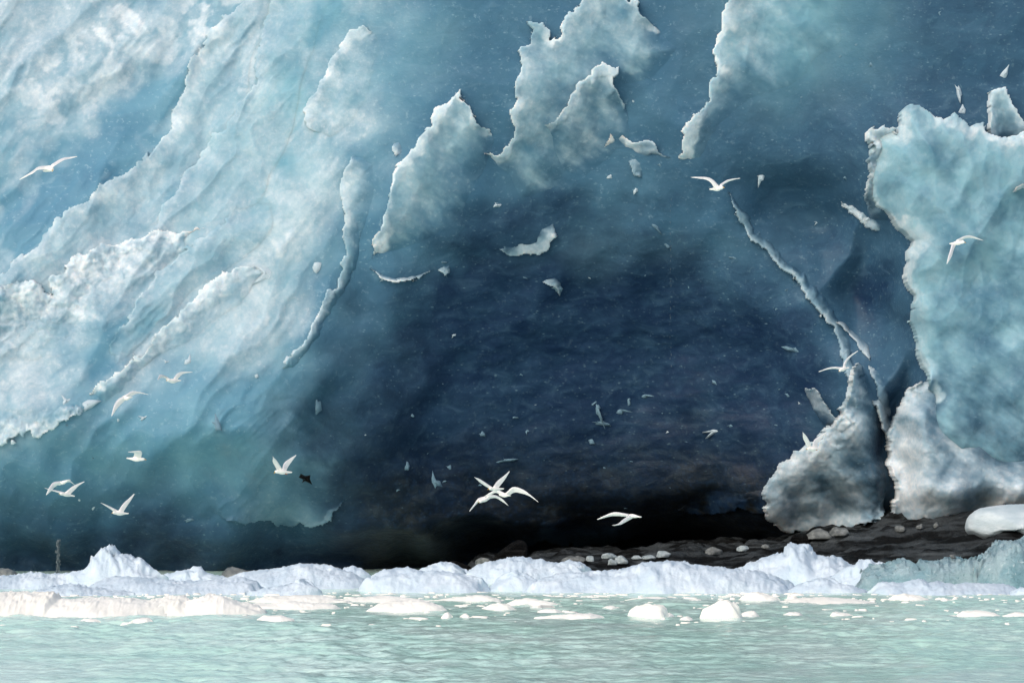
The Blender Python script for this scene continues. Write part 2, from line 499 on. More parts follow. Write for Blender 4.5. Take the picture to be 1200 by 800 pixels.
def fin(name, label, crisp, soft, T=.8, wc=14, ws=40, white=.5, teal=.3, rim=.5, rimw=14, jag=6., seed=0, rough=1., dark=None, debris=0., step=1.3, grad=(0, 0), tap=1.3, tk=.22, crumb=0.):
    """a slab of ice standing proud of the wall: sharp broken edge along `crisp`, sinking into the wall along `soft`"""
    poly = list(crisp) + list(soft)
    a = np.array(poly, float)
    m = 14
    xs = np.arange(a[:, 0].min() - m, a[:, 0].max() + m, step)
    ys = np.arange(a[:, 1].max() + m, a[:, 1].min() - m, -step)
    PX, PY = np.meshgrid(xs, ys)
    s = 1000 + seed * 50
    jx = jag * (perlin(PX / 26., PY / 26., s) + .5 * perlin(PX / 11., PY / 11., s + 1) + .20 * perlin(PX / 5.5, PY / 5.5, s + 2) + .7 * cells(PX / 13., PY / 13., s + 7))
    jy = jag * (perlin(PX / 26., PY / 26., s + 3) + .5 * perlin(PX / 11., PY / 11., s + 4) + .20 * perlin(PX / 5.5, PY / 5.5, s + 5) + .7 * cells(PX / 13. + 40, PY / 13., s + 8))
    jw = np.exp(-(seg_dist(PX, PY, crisp) / 22.) ** 2)         # only the broken edge is ragged
    qx, qy = PX + jx * jw, PY + jy * jw
    ins = inside(qx, qy, poly)
    dc = seg_dist(qx, qy, crisp)
    sp = [crisp[-1]] + list(soft) + [crisp[0]]
    wob = 1 + .35 * perlin(PX / 45., PY / 45., s + 6)
    ds = seg_dist(qx, qy, sp) * wob
    f = ds / (ds + dc + 1e-6)                         # 1 along the broken edge, 0 where the slab sinks into the wall
    S = sstep(0, 1, np.minimum(f * 1.25, ds / ws * .9 + .1 * f))
    base = wall_depth(PX, PY, 2)
    h = tk * T * (.72 + .28 * (1 - np.exp(-dc / wc))) * f ** (tap + .25) - .022 * (1 - sstep(0, .55, f)) - .06 * (1 - sstep(0, .08, f)) + .04 * S
    R_ = rough * S * min(1., .5 + tk)
    h += R_ * (.13 * facets(PX / 60., PY / 80., s + 10) + .055 * facets((PX + jx) / 22., (PY + jy) / 28., s + 14) + .010 * facets(PX / 7., PY / 8., s + 18))
    h += R_ * .09 * ridged(PX / 70., PY / 110., 2, s + 22)
    h += crumb * S * (.09 * facets((PX + jx) / 11., (PY + jy) / 9., s + 52) + .04 * facets(PX / 5., PY / 4.5, s + 56))
    cx, cy = a[:, 0].mean(), a[:, 1].mean()
    h += S * (grad[0] * (PX - cx) + grad[1] * (PY - cy)) / PPM
    h = np.where(ins, h, -1.3)
    keep = h > -.8
    k2 = keep.copy()                                   # one extra ring: the broken side face running back into the wall
    k2[1:] |= keep[:-1]; k2[:-1] |= keep[1:]; k2[:, 1:] |= k2[:, :-1].copy(); k2[:, :-1] |= k2[:, 1:].copy()
    V = np.stack([wx_of(PX), base - h, wz_of(PY)], -1).reshape(-1, 3)
    W0, T0, D0_, Q0 = wall_tone(PX, PY)
    rw = .62 * rimw * np.clip(1 + 1.2 * perlin(PX / 48., PY / 48., s + 30) + .5 * perlin(PX / 17., PY / 17., s + 31), .12, 3)
    edge = .75 * sstep(1.25, .75, dc / rw + .25 * perlin(PX / 8., PY / 8., s + 32)) + .25 * np.exp(-dc / (2. * rw))
    nz = fbm(PX / 40., PY / 40., 4, s + 33)
    n5 = fbm((PX + .7 * PY) / 60., (PY - .7 * PX) / 24., 4, s + 48, .6)
    cw = cells((PX + jx) / 30., (PY + jy) / 42., s + 40) + .7 * cells((PX + jx) / 12., (PY + jy) / 15., s + 44)
    onoff = sstep(-.25, .45, perlin(PX / 75., PY / 75., s + 66) + .35 * perlin(PX / 22., PY / 22., s + 67) + .12)
    edge = edge * (.25 + .75 * onoff)
    W = white * (.45 + .75 * f) * (1 + .45 * nz + .35 * cw + .5 * n5) + rim * edge * (1 + .3 * cw)
    W *= 1 + crumb * (.5 * cells((PX + jx) / 8., (PY + jy) / 7., s + 60) + .4 * fbm(PX / 14., PY / 12., 3, s + 63))
    W = np.clip(W, 0, 1)
    sS = np.clip((.10 * f + .90 * sstep(.02, .95, f + .40 * n5 * (1 - f))) * (1.0 + .45 * nz), 0, 1) * sstep(0, .7 * ws, ds)
    sS = np.where(ins, np.maximum(sS, np.clip(edge, 0, 1) * sstep(0, .25, f)), 1)
    Wf = W0 + (W - W0) * sS
    Tf = T0 + (np.clip(teal * (1 + .25 * nz + .30 * cells((PX + jx) / 70., (PY + .4 * PX + jy) / 95., s + 70) + .2 * cw), 0, 1) - T0) * sS
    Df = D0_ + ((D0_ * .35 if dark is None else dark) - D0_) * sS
    Qf = Q0 * (1 - sS) + debris * sS * sstep(-.2, .5, fbm(PX / 25., PY / 40., 3, s + 36))
    F = grid_faces(*PX.shape, keep=k2)
    V, F, C = compact(V, F, np.stack([Wf, Tf, Df, Qf], -1).reshape(-1, 4))
    me = mesh_np(name, V, F, M_ICE, np.clip(C, 0, 1))
    return add_part(name, me, glacier, label)

# left: flow-banded slabs climbing to the right
fin('ice_slab', 'long pale slab running diagonally up to the right', [(-30, 350), (10, 310), (40, 285), (75, 245), (100, 232), (112, 215), (145, 195), (180, 165), (195, 140), (200, 115), (212, 95), (218, 68), (232, 40), (275, -10), (290, -60)],
    [(330, -60), (310, 40), (300, 110), (250, 190), (200, 260), (150, 300), (60, 345), (0, 380)], T=.6, white=.31, teal=.55, rim=.25, rimw=20, jag=7, ws=45, seed=2)
fin('ice_slab', 'smooth pale slab beside the diagonal groove', [(170, 285), (190, 235), (215, 195), (240, 165), (262, 135), (277, 115), (292, 98), (298, 68), (300, 30), (315, -10), (325, -60)],
    [(420, -60), (395, 30), (360, 100), (345, 180), (330, 230), (270, 300), (220, 350), (150, 380)], T=.5, white=.24, teal=.7, rim=.15, rimw=16, jag=6, ws=60, seed=3)
fin('ice_slab', 'pale leaning slab with a broken foot', [(366, 150), (358, 140), (357, 122), (372, 92), (388, 66), (402, 40), (425, 28), (440, 30)],
    [(452, 60), (440, 115), (415, 150), (385, 165)], T=.6, white=.36, teal=.6, rim=.3, jag=5, ws=26, seed=4)
fin('ice_slab', 'rough crushed white slab on the left edge', [(-60, 340), (0, 335), (30, 328), (58, 342), (66, 320), (85, 304), (125, 284), (160, 274), (200, 268), (235, 262)],
    [(225, 300), (170, 352), (140, 396), (110, 416), (60, 430), (20, 438), (-60, 440)], T=1.0, white=.62, teal=.4, rim=.35, jag=8, ws=26, seed=6, crumb=1., rough=1.5)
fin('ice_slab', 'smooth pale slab above the white rim', [(128, 405), (150, 375), (162, 345), (185, 318), (215, 290), (255, 262), (275, 235)],
    [(330, 220), (330, 270), (290, 310), (230, 345), (180, 400), (130, 440)], T=.5, white=.22, teal=.6, rim=.25, jag=6, ws=45, seed=7)
fin('ice_fin', 'slab with a bright crumbling white upper rim', [(108, 460), (118, 445), (140, 437), (150, 424), (180, 394), (208, 366), (225, 346), (262, 318), (280, 312), (298, 308)],
    [(318, 312), (285, 360), (235, 400), (180, 425), (125, 478)], T=.9, white=.32, teal=.7, rim=.75, rimw=20, jag=6, ws=38, seed=8, crumb=.5)
fin('ice_slab', 'low white strip of crushed ice at the left edge', [(108, 478), (70, 498), (30, 512), (5, 520), (-60, 530)], [(-60, 470), (0, 472), (50, 474), (80, 470)], T=.35, white=.5, teal=.4, rim=.1, jag=11, ws=16, seed=9, crumb=1., rough=1.4)
# middle: ribs, pinnacles
fin('ice_rib', 'thin pale rib curving down to the left', [(326, 432), (340, 418), (362, 388), (378, 355), (394, 325), (404, 290), (402, 250), (398, 205), (412, 180)],
    [(440, 190), (442, 225), (428, 270), (416, 315), (396, 352), (370, 400), (345, 430)], T=.5, wc=3, white=.34, teal=.4, rim=.22, rimw=10, jag=5, ws=12, seed=10, rough=.6, tap=.6)
fin('ice_pinnacle', 'sharp pale pinnacle with a white left edge', [(434, 296), (446, 262), (453, 232), (455, 214), (466, 196), (482, 176), (500, 152), (512, 130), (527, 120), (540, 103), (548, 122), (556, 140), (574, 152)],
    [(582, 170), (566, 225), (540, 270), (500, 290), (450, 298)], T=1.3, white=.24, teal=.62, rim=.75, rimw=15, jag=5, ws=30, seed=11, wc=10)
fin('ice_fin', None, [(462, 168), (458, 176), (464, 184)], [(474, 178), (468, 166)], T=.25, white=.6, rim=.3, jag=2, ws=4, seed=12)
fin('ice_pinnacle', 'tall ragged pinnacle with a hooked top', [(566, 182), (588, 176), (604, 162), (598, 135), (604, 112), (612, 88), (612, 62), (622, 50), (614, 32), (632, 26), (641, 38), (646, 52), (656, 38), (668, 20), (686, 2), (705, -20), (728, -10), (738, 10), (746, -6), (750, 22), (766, 34)],
    [(800, 58), (770, 100), (735, 110), (715, 165), (700, 212), (650, 232), (606, 240), (592, 205)], T=1.4, white=.26, teal=.55, rim=.6, rimw=13, jag=6, ws=40, seed=13, wc=12)
fin('ice_pinnacle', 'stubby white-topped pinnacle with a square notch', [(640, 150), (660, 136), (670, 120), (674, 98), (690, 90), (704, 74), (716, 84), (722, 80), (722, 108), (732, 124)],
    [(745, 160), (720, 190), (690, 212), (646, 222), (630, 190)], T=2.0, white=.32, teal=.40, rim=.55, rimw=12, jag=5, ws=34, seed=14, wc=9)
fin('ice_fin', 'ragged white crest like a small wave', [(708, 172), (716, 154), (726, 156), (742, 164), (756, 166), (776, 182), (792, 184)], [(770, 186), (752, 184), (735, 174)], T=.4, white=.62, rim=.4, teal=.2, jag=4, ws=8, seed=15)
fin('ice_fin', None, [(738, 188), (742, 205), (754, 208)], [(752, 192), (745, 184)], T=.22, white=.45, rim=.2, teal=.3, jag=3, ws=5, seed=16)
fin('ice_pillar', 'tall pillar with a white left edge fading into teal', [(796, 190), (802, 160), (799, 146), (814, 134), (823, 126), (830, 98), (840, 92), (838, 66), (840, 36), (850, 10), (866, -6), (872, -60)],
    [(1000, -60), (1005, 60), (950, 108), (890, 120), (848, 150), (822, 190)], T=.9, white=.22, teal=.85, rim=.80, rimw=24, jag=6, ws=55, seed=17, wc=16)
# arch rim and vault ribs
fin('ice_fin', 'pale patch on the lip of the dark hollow', [(582, 290), (600, 296), (622, 298), (640, 290), (656, 272)], [(650, 258), (632, 262), (626, 276), (604, 278)], T=.35, white=.40, rim=.15, teal=.4, jag=4, ws=8, seed=18)
fin('ice_fin', 'thin white crescent under the pinnacle', [(430, 314), (446, 328), (466, 330), (490, 325), (512, 314)], [(500, 316), (480, 322), (455, 322)], T=.3, white=.60, rim=.3, teal=.3, jag=3, ws=5, seed=19)
fin('ice_fin', None, [(512, 314), (520, 320), (528, 316)], [(528, 306), (518, 308)], T=.2, white=.35, rim=.1, jag=2, ws=4, seed=20)
fin('ice_fin', None, [(632, 328), (650, 336), (658, 346)], [(662, 330), (652, 320), (640, 322)], T=.3, white=.35, rim=.2, jag=4, ws=6, seed=21)
fin('ice_rib', 'curved pale rib on the right of the dark hollow', [(852, 225), (862, 248), (876, 272), (900, 296), (926, 320), (944, 342), (958, 362), (974, 378), (984, 400), (992, 430), (996, 470)],
    [(1016, 470), (1006, 430), (1000, 395), (985, 368), (962, 338), (930, 305), (890, 268), (868, 238)], T=.5, wc=3, white=.20, rim=.28, rimw=6, teal=.35, jag=5, ws=9, seed=22, rough=.6, tap=.7)
fin('ice_rib', None, [(978, 372), (992, 385), (1004, 398), (1014, 416), (1022, 424)], [(1020, 405), (1004, 384), (990, 374)], T=.45, wc=5, white=.50, rim=.2, teal=.15, jag=3, ws=6, seed=23)
fin('ice_rib', None, [(1020, 425), (1026, 450), (1034, 480), (1044, 492)], [(1048, 480), (1042, 455), (1032, 432)], T=.5, wc=5, white=.30, rim=.3, teal=.3, jag=4, ws=8, seed=24)
fin('ice_rib', 'faint rib beside the curved one', [(985, 235), (1000, 250), (1015, 265), (1030, 272)], [(1035, 262), (1015, 252), (1000, 240)], T=.3, wc=4, white=.42, rim=.2, jag=4, ws=5, seed=25)
# right: block and pillars
fin('ice_block', 'massive teal block with a jagged top edge', [(1086, 462), (1080, 440), (1072, 410), (1066, 380), (1064, 345), (1055, 322), (1056, 300), (1066, 284), (1044, 262), (1018, 235), (1016, 205), (1024, 196), (1014, 180), (1016, 155), (1030, 158), (1044, 162), (1050, 140), (1056, 128), (1068, 130), (1082, 142), (1096, 148), (1112, 140), (1126, 154), (1140, 152), (1150, 162), (1172, 168), (1200, 158), (1300, 120), (1400, 110)],
    [(1400, 680), (1300, 680), (1200, 660), (1120, 620), (1070, 560), (1068, 500)], T=2.2, white=.10, teal=.92, rim=.55, rimw=14, jag=3.5, ws=36, tk=.45, seed=26, wc=16, rough=1.5, tap=.6)
fin('ice_fin', 'white knob at the shoulder of the teal block', [(1012, 240), (1014, 214), (1016, 180), (1012, 158), (1026, 150), (1044, 160), (1052, 172)], [(1062, 200), (1050, 230), (1040, 262), (1020, 258)], T=2.0, white=.45, teal=.3, rim=.3, jag=6, ws=22, tk=.6, seed=27)
fin('ice_pinnacle', 'lone flat-topped spike on the right', [(1148, 170), (1150, 140), (1149, 114), (1156, 110), (1168, 110), (1176, 132), (1188, 150), (1200, 162)], [(1204, 176), (1150, 178)], T=1.7, white=.30, teal=.6, rim=.35, rimw=10, jag=3, ws=8, tk=.55, seed=28, wc=10, rough=.8)
fin('ice_fin', 'white overhanging wedge at the right edge', [(1170, 235), (1182, 222), (1200, 212), (1260, 190)], [(1260, 230), (1200, 236)], T=2.9, white=.7, teal=.3, rim=.3, jag=4, ws=10, tk=.62, seed=29)
fin('ice_pillar', 'grey-green bulbous foot hanging over the rock', [(1040, 600), (1010, 618), (985, 628), (958, 634), (934, 622), (906, 608), (896, 586), (902, 566), (918, 548), (934, 530), (950, 524), (966, 512), (984, 494), (990, 468), (996, 440), (1000, 425)],
    [(1012, 430), (1028, 468), (1038, 510), (1042, 560)], T=3.0, crumb=.35, white=.46, teal=.42, rim=.15, rimw=18, jag=6, ws=18, tk=.62, seed=30, wc=26, rough=1.4, dark=.05, debris=.10)
fin('ice_pinnacle', 'small grey spike beside the bulbous foot', [(948, 452), (960, 462), (970, 474), (980, 490), (984, 500)], [(966, 500), (958, 480), (950, 466)], T=2.6, white=.38, teal=.1, rim=.15, jag=4, ws=5, tk=.6, seed=31, wc=8)
fin('ice_pillar', 'greyish broad foot of ice above the black rock', [(1260, 575), (1200, 586), (1150, 598), (1100, 608), (1062, 618), (1044, 610), (1050, 584), (1046, 560), (1038, 532), (1044, 505), (1054, 480), (1062, 460), (1078, 446)],
    [(1104, 446), (1140, 470), (1175, 490), (1210, 450), (1260, 425)], T=2.8, crumb=.4, white=.48, teal=.34, rim=.2, rimw=20, jag=6, ws=24, tk=.62, seed=32, wc=24, rough=1.5, dark=.05, debris=.12)
fin('ice_fin', None, [(1020, 470), (1030, 490), (1040, 515), (1046, 520)], [(1050, 500), (1044, 480), (1032, 464)], T=1.4, white=.3, teal=.3, rim=.2, jag=4, ws=8, tk=.5, seed=33)
# lower left curtain
fin('ice_curtain', 'grey-green ice curtain with a scalloped lower edge', [(258, 612), (280, 615), (300, 612), (330, 619), (366, 616), (384, 612), (397, 592)],
    [(415, 540), (395, 465), (320, 425), (235, 465), (205, 560)], T=1.1, white=.05, teal=.22, rim=.06, rimw=10, jag=6, ws=60, tk=.22, seed=34, wc=12, dark=.45)
fin('ice_curtain', 'faint lower curtain of blue ice', [(590, 644), (640, 640), (690, 648), (730, 642), (770, 630)], [(740, 600), (660, 600), (600, 620)], T=.5, white=.0, teal=.07, rim=.0, jag=6, ws=40, seed=35, dark=.85, rough=.5)
fin('ice_ledge', 'brown debris ledge under the dark hollow', [(800, 600), (830, 606), (860, 600), (900, 604), (920, 590)], [(915, 565), (880, 574), (840, 570), (812, 578)], T=.8, white=.0, teal=.0, rim=.0, jag=5, ws=12, seed=36, dark=1., debris=1.)

# chips and shards of white ice frozen to the wall
rng = random.Random(4)
def chip_mesh(seed, sx=1., sz=1.):
    r = np.random.RandomState(seed)
    n, m = 9, 4
    V, F = [], []
    rad = 1 + .35 * r.randn(n)
    for j in range(m):
        f = [1.0, .85, .5, .06][j]; d = [.25, -.12, -.30, -.40][j]
        for i in range(n):
            a = 2 * math.pi * i / n
            q = f * rad[i] * (1 + .12 * r.randn())
            V.append((sx * q * math.cos(a), d + .05 * r.randn(), sz * q * math.sin(a)))
    for j in range(m - 1):
        for i in range(n):
            F.append((j * n + i, j * n + (i + 1) % n, (j + 1) * n + (i + 1) % n, (j + 1) * n + i))
    V = np.array(V); C = np.zeros((len(V), 4)); C[:, 0] = .62; C[:, 1] = .3
    return mesh_np('ice_chip', V, np.array(F), M_CHIP, C, True)
CHIPS = [chip_mesh(s) for s in range(6)]
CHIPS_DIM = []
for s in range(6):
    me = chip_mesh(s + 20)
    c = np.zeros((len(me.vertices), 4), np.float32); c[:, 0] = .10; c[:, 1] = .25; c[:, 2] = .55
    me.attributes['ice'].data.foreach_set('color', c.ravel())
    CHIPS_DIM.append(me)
def chip(px, py, w, h, ang=0, dim=False, lift=.0):
    o = bpy.data.objects.new('ice_chip', rng.choice(CHIPS_DIM if dim else CHIPS))
    y = float(wall_depth(np.array([[px]], float), np.array([[py]], float))[0, 0])
    o.location = (wx_of(px), y + .02 - lift, wz_of(py))
    o.scale = (w / 2 / PPM, max(w, h) / 4 / PPM + .05, h / 2 / PPM)
    o.rotation_euler = (rng.uniform(-.3, .3), math.radians(ang), rng.uniform(-.3, .3))
    link(o, glacier)
for a in [(310, 320, 26, 24, 20), (368, 312, 12, 18, -30), (334, 424, 14, 12, 0), (346, 416, 12, 12, 0), (582, 239, 16, 8, 10), (746, 221, 10, 12, 0),
          (716, 206, 6, 8, 0), (840, 505, 24, 8, -12), (1170, 92, 7, 18, 15), (1116, 112, 10, 30, -20), (1121, 134, 8, 14, 0), (890, 206, 10, 16, -15),
          (908, 52, 8, 10, 0), (880, 96, 5, 8, 0), (300, 440, 8, 6, 0), (66, 360, 30, 20, 0), (80, 470, 16, 12, 0), (105, 475, 20, 10, -20),
          (195, 424, 10, 5, 0), (222, 424, 8, 10, 0), (960, 258, 6, 5, 0), (1005, 250, 14, 8, 30), (1018, 256, 12, 10, 20), (996, 242, 10, 6, 40),
          (311, 525, 14, 5, -35), (170, 489, 16, 6, -20), (450, 324, 14, 6, 0), (535, 112, 6, 10, 0)]:
    chip(*a)
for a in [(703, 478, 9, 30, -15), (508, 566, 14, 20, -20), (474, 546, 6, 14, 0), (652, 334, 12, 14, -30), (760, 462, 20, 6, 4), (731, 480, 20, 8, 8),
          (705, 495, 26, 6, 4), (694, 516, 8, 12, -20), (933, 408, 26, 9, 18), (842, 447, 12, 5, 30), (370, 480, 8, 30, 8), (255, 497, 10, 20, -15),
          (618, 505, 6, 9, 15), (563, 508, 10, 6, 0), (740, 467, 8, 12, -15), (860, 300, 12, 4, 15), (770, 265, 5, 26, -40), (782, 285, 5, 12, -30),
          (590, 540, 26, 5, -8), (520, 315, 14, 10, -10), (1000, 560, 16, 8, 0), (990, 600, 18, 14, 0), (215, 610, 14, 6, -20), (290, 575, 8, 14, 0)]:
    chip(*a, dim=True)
for i in range(40):
    px, py = rng.uniform(420, 980), rng.uniform(300, 600)
    w = rng.uniform(2, 6)
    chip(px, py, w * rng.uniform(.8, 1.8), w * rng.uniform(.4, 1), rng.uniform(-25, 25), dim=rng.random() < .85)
for i in range(28):
    px, py = rng.choice([(rng.uniform(420, 800), rng.uniform(0, 260)), (rng.uniform(880, 1195), rng.uniform(10, 230)), (rng.uniform(20, 380), rng.uniform(470, 610))])
    w = rng.uniform(3, 6)
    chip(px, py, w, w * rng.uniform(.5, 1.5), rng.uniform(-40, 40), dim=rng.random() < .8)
o = bpy.data.objects.new('embedded_stone', None)
me = chip_mesh(77); me.materials.clear(); me.materials.append(M_BOULDER); me.name = 'embedded_stone'
o = bpy.data.objects.new('embedded_stone', me)
o.location = (wx_of(358), float(wall_depth(np.array([[358.]]), np.array([[561.]]), 1)[0, 0]) - 1.75, wz_of(561)); o.scale = (.13, .25, .11)
link(o, glacier); o['label'] = 'small black stone stuck in the ice'

# ------------------------------------------------------------------ structure: bedrock under the ice
def build_rock():
    xs = np.arange(-18, 26, .05); ys = np.arange(116.6, 131, .07)
    X, Y = np.meshgrid(xs, ys)
    px = 600 + X * PPM
    crest = np.interp(px, [300, 530, 560, 680, 760, 830, 930, 1000, 1060, 1150, 1200, 1500], [730, 700, 680, 672, 668, 664, 651, 635, 621, 599, 588, 560])
    H = wz_of(crest)
    t = np.clip((Y - 117.2) / 5.6, 0, 1.6)
    Z = -.5 + (H + .5) * np.minimum(t, 1) ** .75 + .25 * np.maximum(t - 1, 0)
    wv = Z * 3.2 - X * .55 + .5 * fbm(X * .35, Y * .5, 4, 401)
    st = wv - np.floor(wv)
    Z += .40 * (sstep(0, .55, st) - st) + .16 * ridged(X * .45 + Y * .25, Y * 1.3, 4, 411) + .08 * facets(X * 1.3, Y * 1.8, 421) + .03 * facets(X * 4, Y * 5, 425)
    V = np.stack([X, Y, Z], -1).reshape(-1, 3)
    me = mesh_np('bedrock_shelf', V, grid_faces(*X.shape), M_ROCK)
    tag(link(bpy.data.objects.new('bedrock_shelf', me)), kind='structure')
    return lambda x, y: float(Z[min(max(int((y - 116.6) / .07), 0), Z.shape[0] - 1), min(max(int((x + 18) / .05), 0), Z.shape[1] - 1)])
rock_z = build_rock()

# ------------------------------------------------------------------ floes
def floe(name, label, cat, tops, base, mat, depth=None, group=None, seed=0, lump=1., step=1.3, flat=2.2, Y0=None, crag=.10):
    """tops: picture outline of the crest; base: picture row of the waterline, which fixes the distance"""
    Y = Y0 or CAMZ * FPX / (base - HOR)
    s = Y / FPX
    tp = np.array(tops, float)
    hx = (tp[:, 0] - 600) * s; hz = CAMZ + (HOR - tp[:, 1]) * s
    w = hx[-1] - hx[0]
    if depth is None: depth = min(max(.45 * w, .35), 1.6)
    nx = max(int((tp[-1, 0] - tp[0, 0]) / step), 12); ny = 34
    m = .06 * w + .03
    xs = np.linspace(hx[0] - m, hx[-1] + m, nx); t = np.linspace(-1, 1, ny)
    X, Tt = np.meshgrid(xs, t)
    cx = (hx[0] + hx[-1]) / 2
    sd = 3000 + seed * 41
    amp_w = min(w, 2.) / 2
    jx = .05 * perlin(X * 3.1, Tt * 2, sd) + .02 * perlin(X * 9, Tt * 4, sd + 1)
    jx += .16 * amp_w * perlin(X * 1.6, Tt * 2.5 + 5, sd + 20) + .08 * amp_w * cells(X * 3., Tt * 7., sd + 22)
    H = np.interp(X + jx, np.r_[hx[0] - m, hx, hx[-1] + m], np.r_[-.15, hz, -.15])
    H = H * (1 + crag * (.5 * cells(X * 4., Tt * 7., sd + 25) + .4 * cells(X * 11., Tt * 16., sd + 29))) + 0 * X
    u = (X - cx) / (w / 2 + m)
    foot = np.sqrt(np.clip(1 - np.abs(u) ** 3, .02, 1)) * (1 + .25 * perlin(X * 1.2, Tt * .7, sd + 2))
    ridge = .3 * perlin(X * .8, X * 0, sd + 3)
    tt = np.clip(np.abs(Tt - ridge * (1 - np.abs(Tt))), 0, 1)
    prof = np.clip(1 - tt ** flat, 0, 1) ** .8
    f1 = facets(X * 2.4, Tt * depth * 2.4, sd + 5); f2 = facets(X * 6, Tt * depth * 6, sd + 9)
    Z = (H + .15) * prof - .15
    amp = np.clip(H, .02, .6)
    Z += lump * prof * amp * (.16 * f1 + .07 * f2) * sstep(.0, .25, tt + .05)
    Z += .012 * lump * fbm(X * 9, Tt * depth * 9, 3, sd + 13)
    Yg = Tt * depth * foot + .10 * lump * (fbm(X * 2.2, Z * 3.0, 3, sd + 15)) * (1 - np.abs(Tt))
    V = np.stack([X - cx, Yg, Z], -1).reshape(-1, 3)
    o = bpy.data.objects.new(name, mesh_np(name, V, grid_faces(ny, nx), mat))
    o.location = (cx, Y + depth * .75, 0)
    tag(link(o), label, cat, group)
    return o

BG, FG = 'bluish floes packed under the glacier', 'cream white brash pieces on the green water'
back = [
 ('ice_floe', 'small grey floe at the far left edge of the floe line', [(-26, 676), (-20, 667), (8, 667), (16, 669), (20, 676)], 684, M_GREYICE),
 ('iceberg', 'tallest peaked white berg with a notched left shoulder', [(76, 676), (80, 670), (96, 669), (106, 660), (101, 653), (112, 652), (119, 645), (125, 639), (131, 645), (137, 652), (143, 649), (150, 651), (161, 658), (164, 663), (175, 669), (188, 677)], 690, M_FLOE),
 ('ice_floe', 'jumbled glittering floe left of the peaked berg', [(-60, 678), (0, 676), (22, 673), (40, 672), (50, 674), (66, 673), (84, 673), (100, 680)], 690, M_FLOE),
 ('ice_floe', 'smooth low floe in front of the peaked berg', [(96, 690), (110, 683), (125, 678), (145, 677), (170, 679), (200, 681), (225, 683), (262, 680), (280, 678), (296, 683), (304, 692)], 696, M_FLOE),
 ('ice_floe', 'floe with one small pointed tip right of the peaked berg', [(178, 680), (195, 672), (206, 669), (216, 668), (222, 670), (228, 665), (233, 665), (238, 671), (258, 674), (268, 680)], 685, M_FLOE),
 ('ice_floe', 'tiny floe tip behind the long rounded hump', [(260, 672), (266, 666), (272, 664), (280, 667), (292, 670), (298, 674)], 680, M_GREYICE),
 ('ice_floe', 'long rounded hump left of the middle', [(252, 682), (280, 673), (310, 669), (335, 663), (362, 661), (380, 664), (395, 668), (415, 674), (430, 684)], 690, M_FLOE),
 ('ice_floe', 'small floe with a raised right end in front of the rounded hump', [(292, 694), (308, 689), (328, 687), (342, 685), (345, 680), (356, 679), (366, 686), (374, 694)], 698, M_FLOE),
 ('ice_floe', 'low floe filling the gap right of the rounded hump', [(396, 680), (404, 667), (414, 664), (424, 666), (432, 673), (440, 682)], 687, M_FLOE),
 ('ice_floe', 'broad lumpy floe under the dark hollow', [(424, 690), (432, 674), (450, 668), (470, 666), (490, 669), (500, 671), (514, 668), (526, 671), (546, 675), (560, 676), (568, 690)], 694, M_FLOE),
 ('ice_floe', 'small grey floe tip behind the broad lumpy floe', [(484, 672), (494, 666), (506, 661), (520, 659), (532, 661), (546, 668), (552, 675)], 680, M_FLOE),
 ('ice_floe', 'wide low dome behind the middle of the floe line', [(540, 678), (550, 668), (570, 660), (590, 656), (612, 654), (632, 656), (652, 660), (668, 657), (680, 660), (688, 668), (692, 678)], 684, M_FLOE),
 ('ice_floe', 'small dome in front of the wide low dome', [(574, 690), (584, 677), (596, 670), (608, 668), (618, 671), (628, 679), (634, 690)], 693, M_FLOE),
 ('ice_floe', 'longest bluish floe with a gently rising back', [(622, 692), (630, 682), (646, 677), (662, 673), (690, 672), (716, 671), (734, 667), (760, 661), (782, 659), (804, 660), (830, 665), (860, 668), (896, 671), (914, 676), (924, 684), (930, 692)], 695, M_FLOE),
 ('iceberg', 'bluish berg crowned by a small knob', [(852, 680), (866, 668), (888, 660), (908, 652), (916, 648), (924, 650), (926, 640), (934, 637), (944, 638), (952, 646), (956, 651), (972, 651), (990, 657), (1004, 664), (1024, 672), (1036, 682)], 688, M_FLOE),
 ('ice_floe', 'white floe with a blunt tip against the teal ice', [(966, 686), (980, 674), (996, 668), (1006, 662), (1012, 656), (1022, 655), (1034, 660), (1046, 663), (1056, 672), (1062, 686)], 690, M_FLOE),
 ('ice_floe', 'flat low floe below the knobbed berg', [(930, 692), (944, 684), (958, 678), (972, 676), (984, 682), (1000, 687), (1016, 692)], 695, M_FLOE),
 ('ice_floe', 'low white floe in front of the teal ice', [(1026, 694), (1040, 684), (1062, 684), (1076, 681), (1082, 679), (1092, 684), (1106, 682), (1118, 686), (1140, 684), (1166, 685), (1190, 687), (1200, 694)], 697, M_FLOE),
 ('ice_floe', 'thin slushy floe at the foot of the jumbled floe', [(40, 694), (60, 688), (84, 685), (100, 689), (130, 692), (150, 695)], 698, M_FLOE),
 ('ice_floe', 'thin slushy floe right of the low white floe', [(1186, 694), (1198, 688), (1216, 686), (1240, 694)], 697, M_FLOE),
]
for i, (n, l, t, b, m) in enumerate(back):
    floe(n, l, 'iceberg' if n == 'iceberg' else 'ice floe', t, b, m, None, BG, i, lump=2.6 if 'jumbled' in l else 1.9, crag=.3 if 'jumbled' in l else .14)

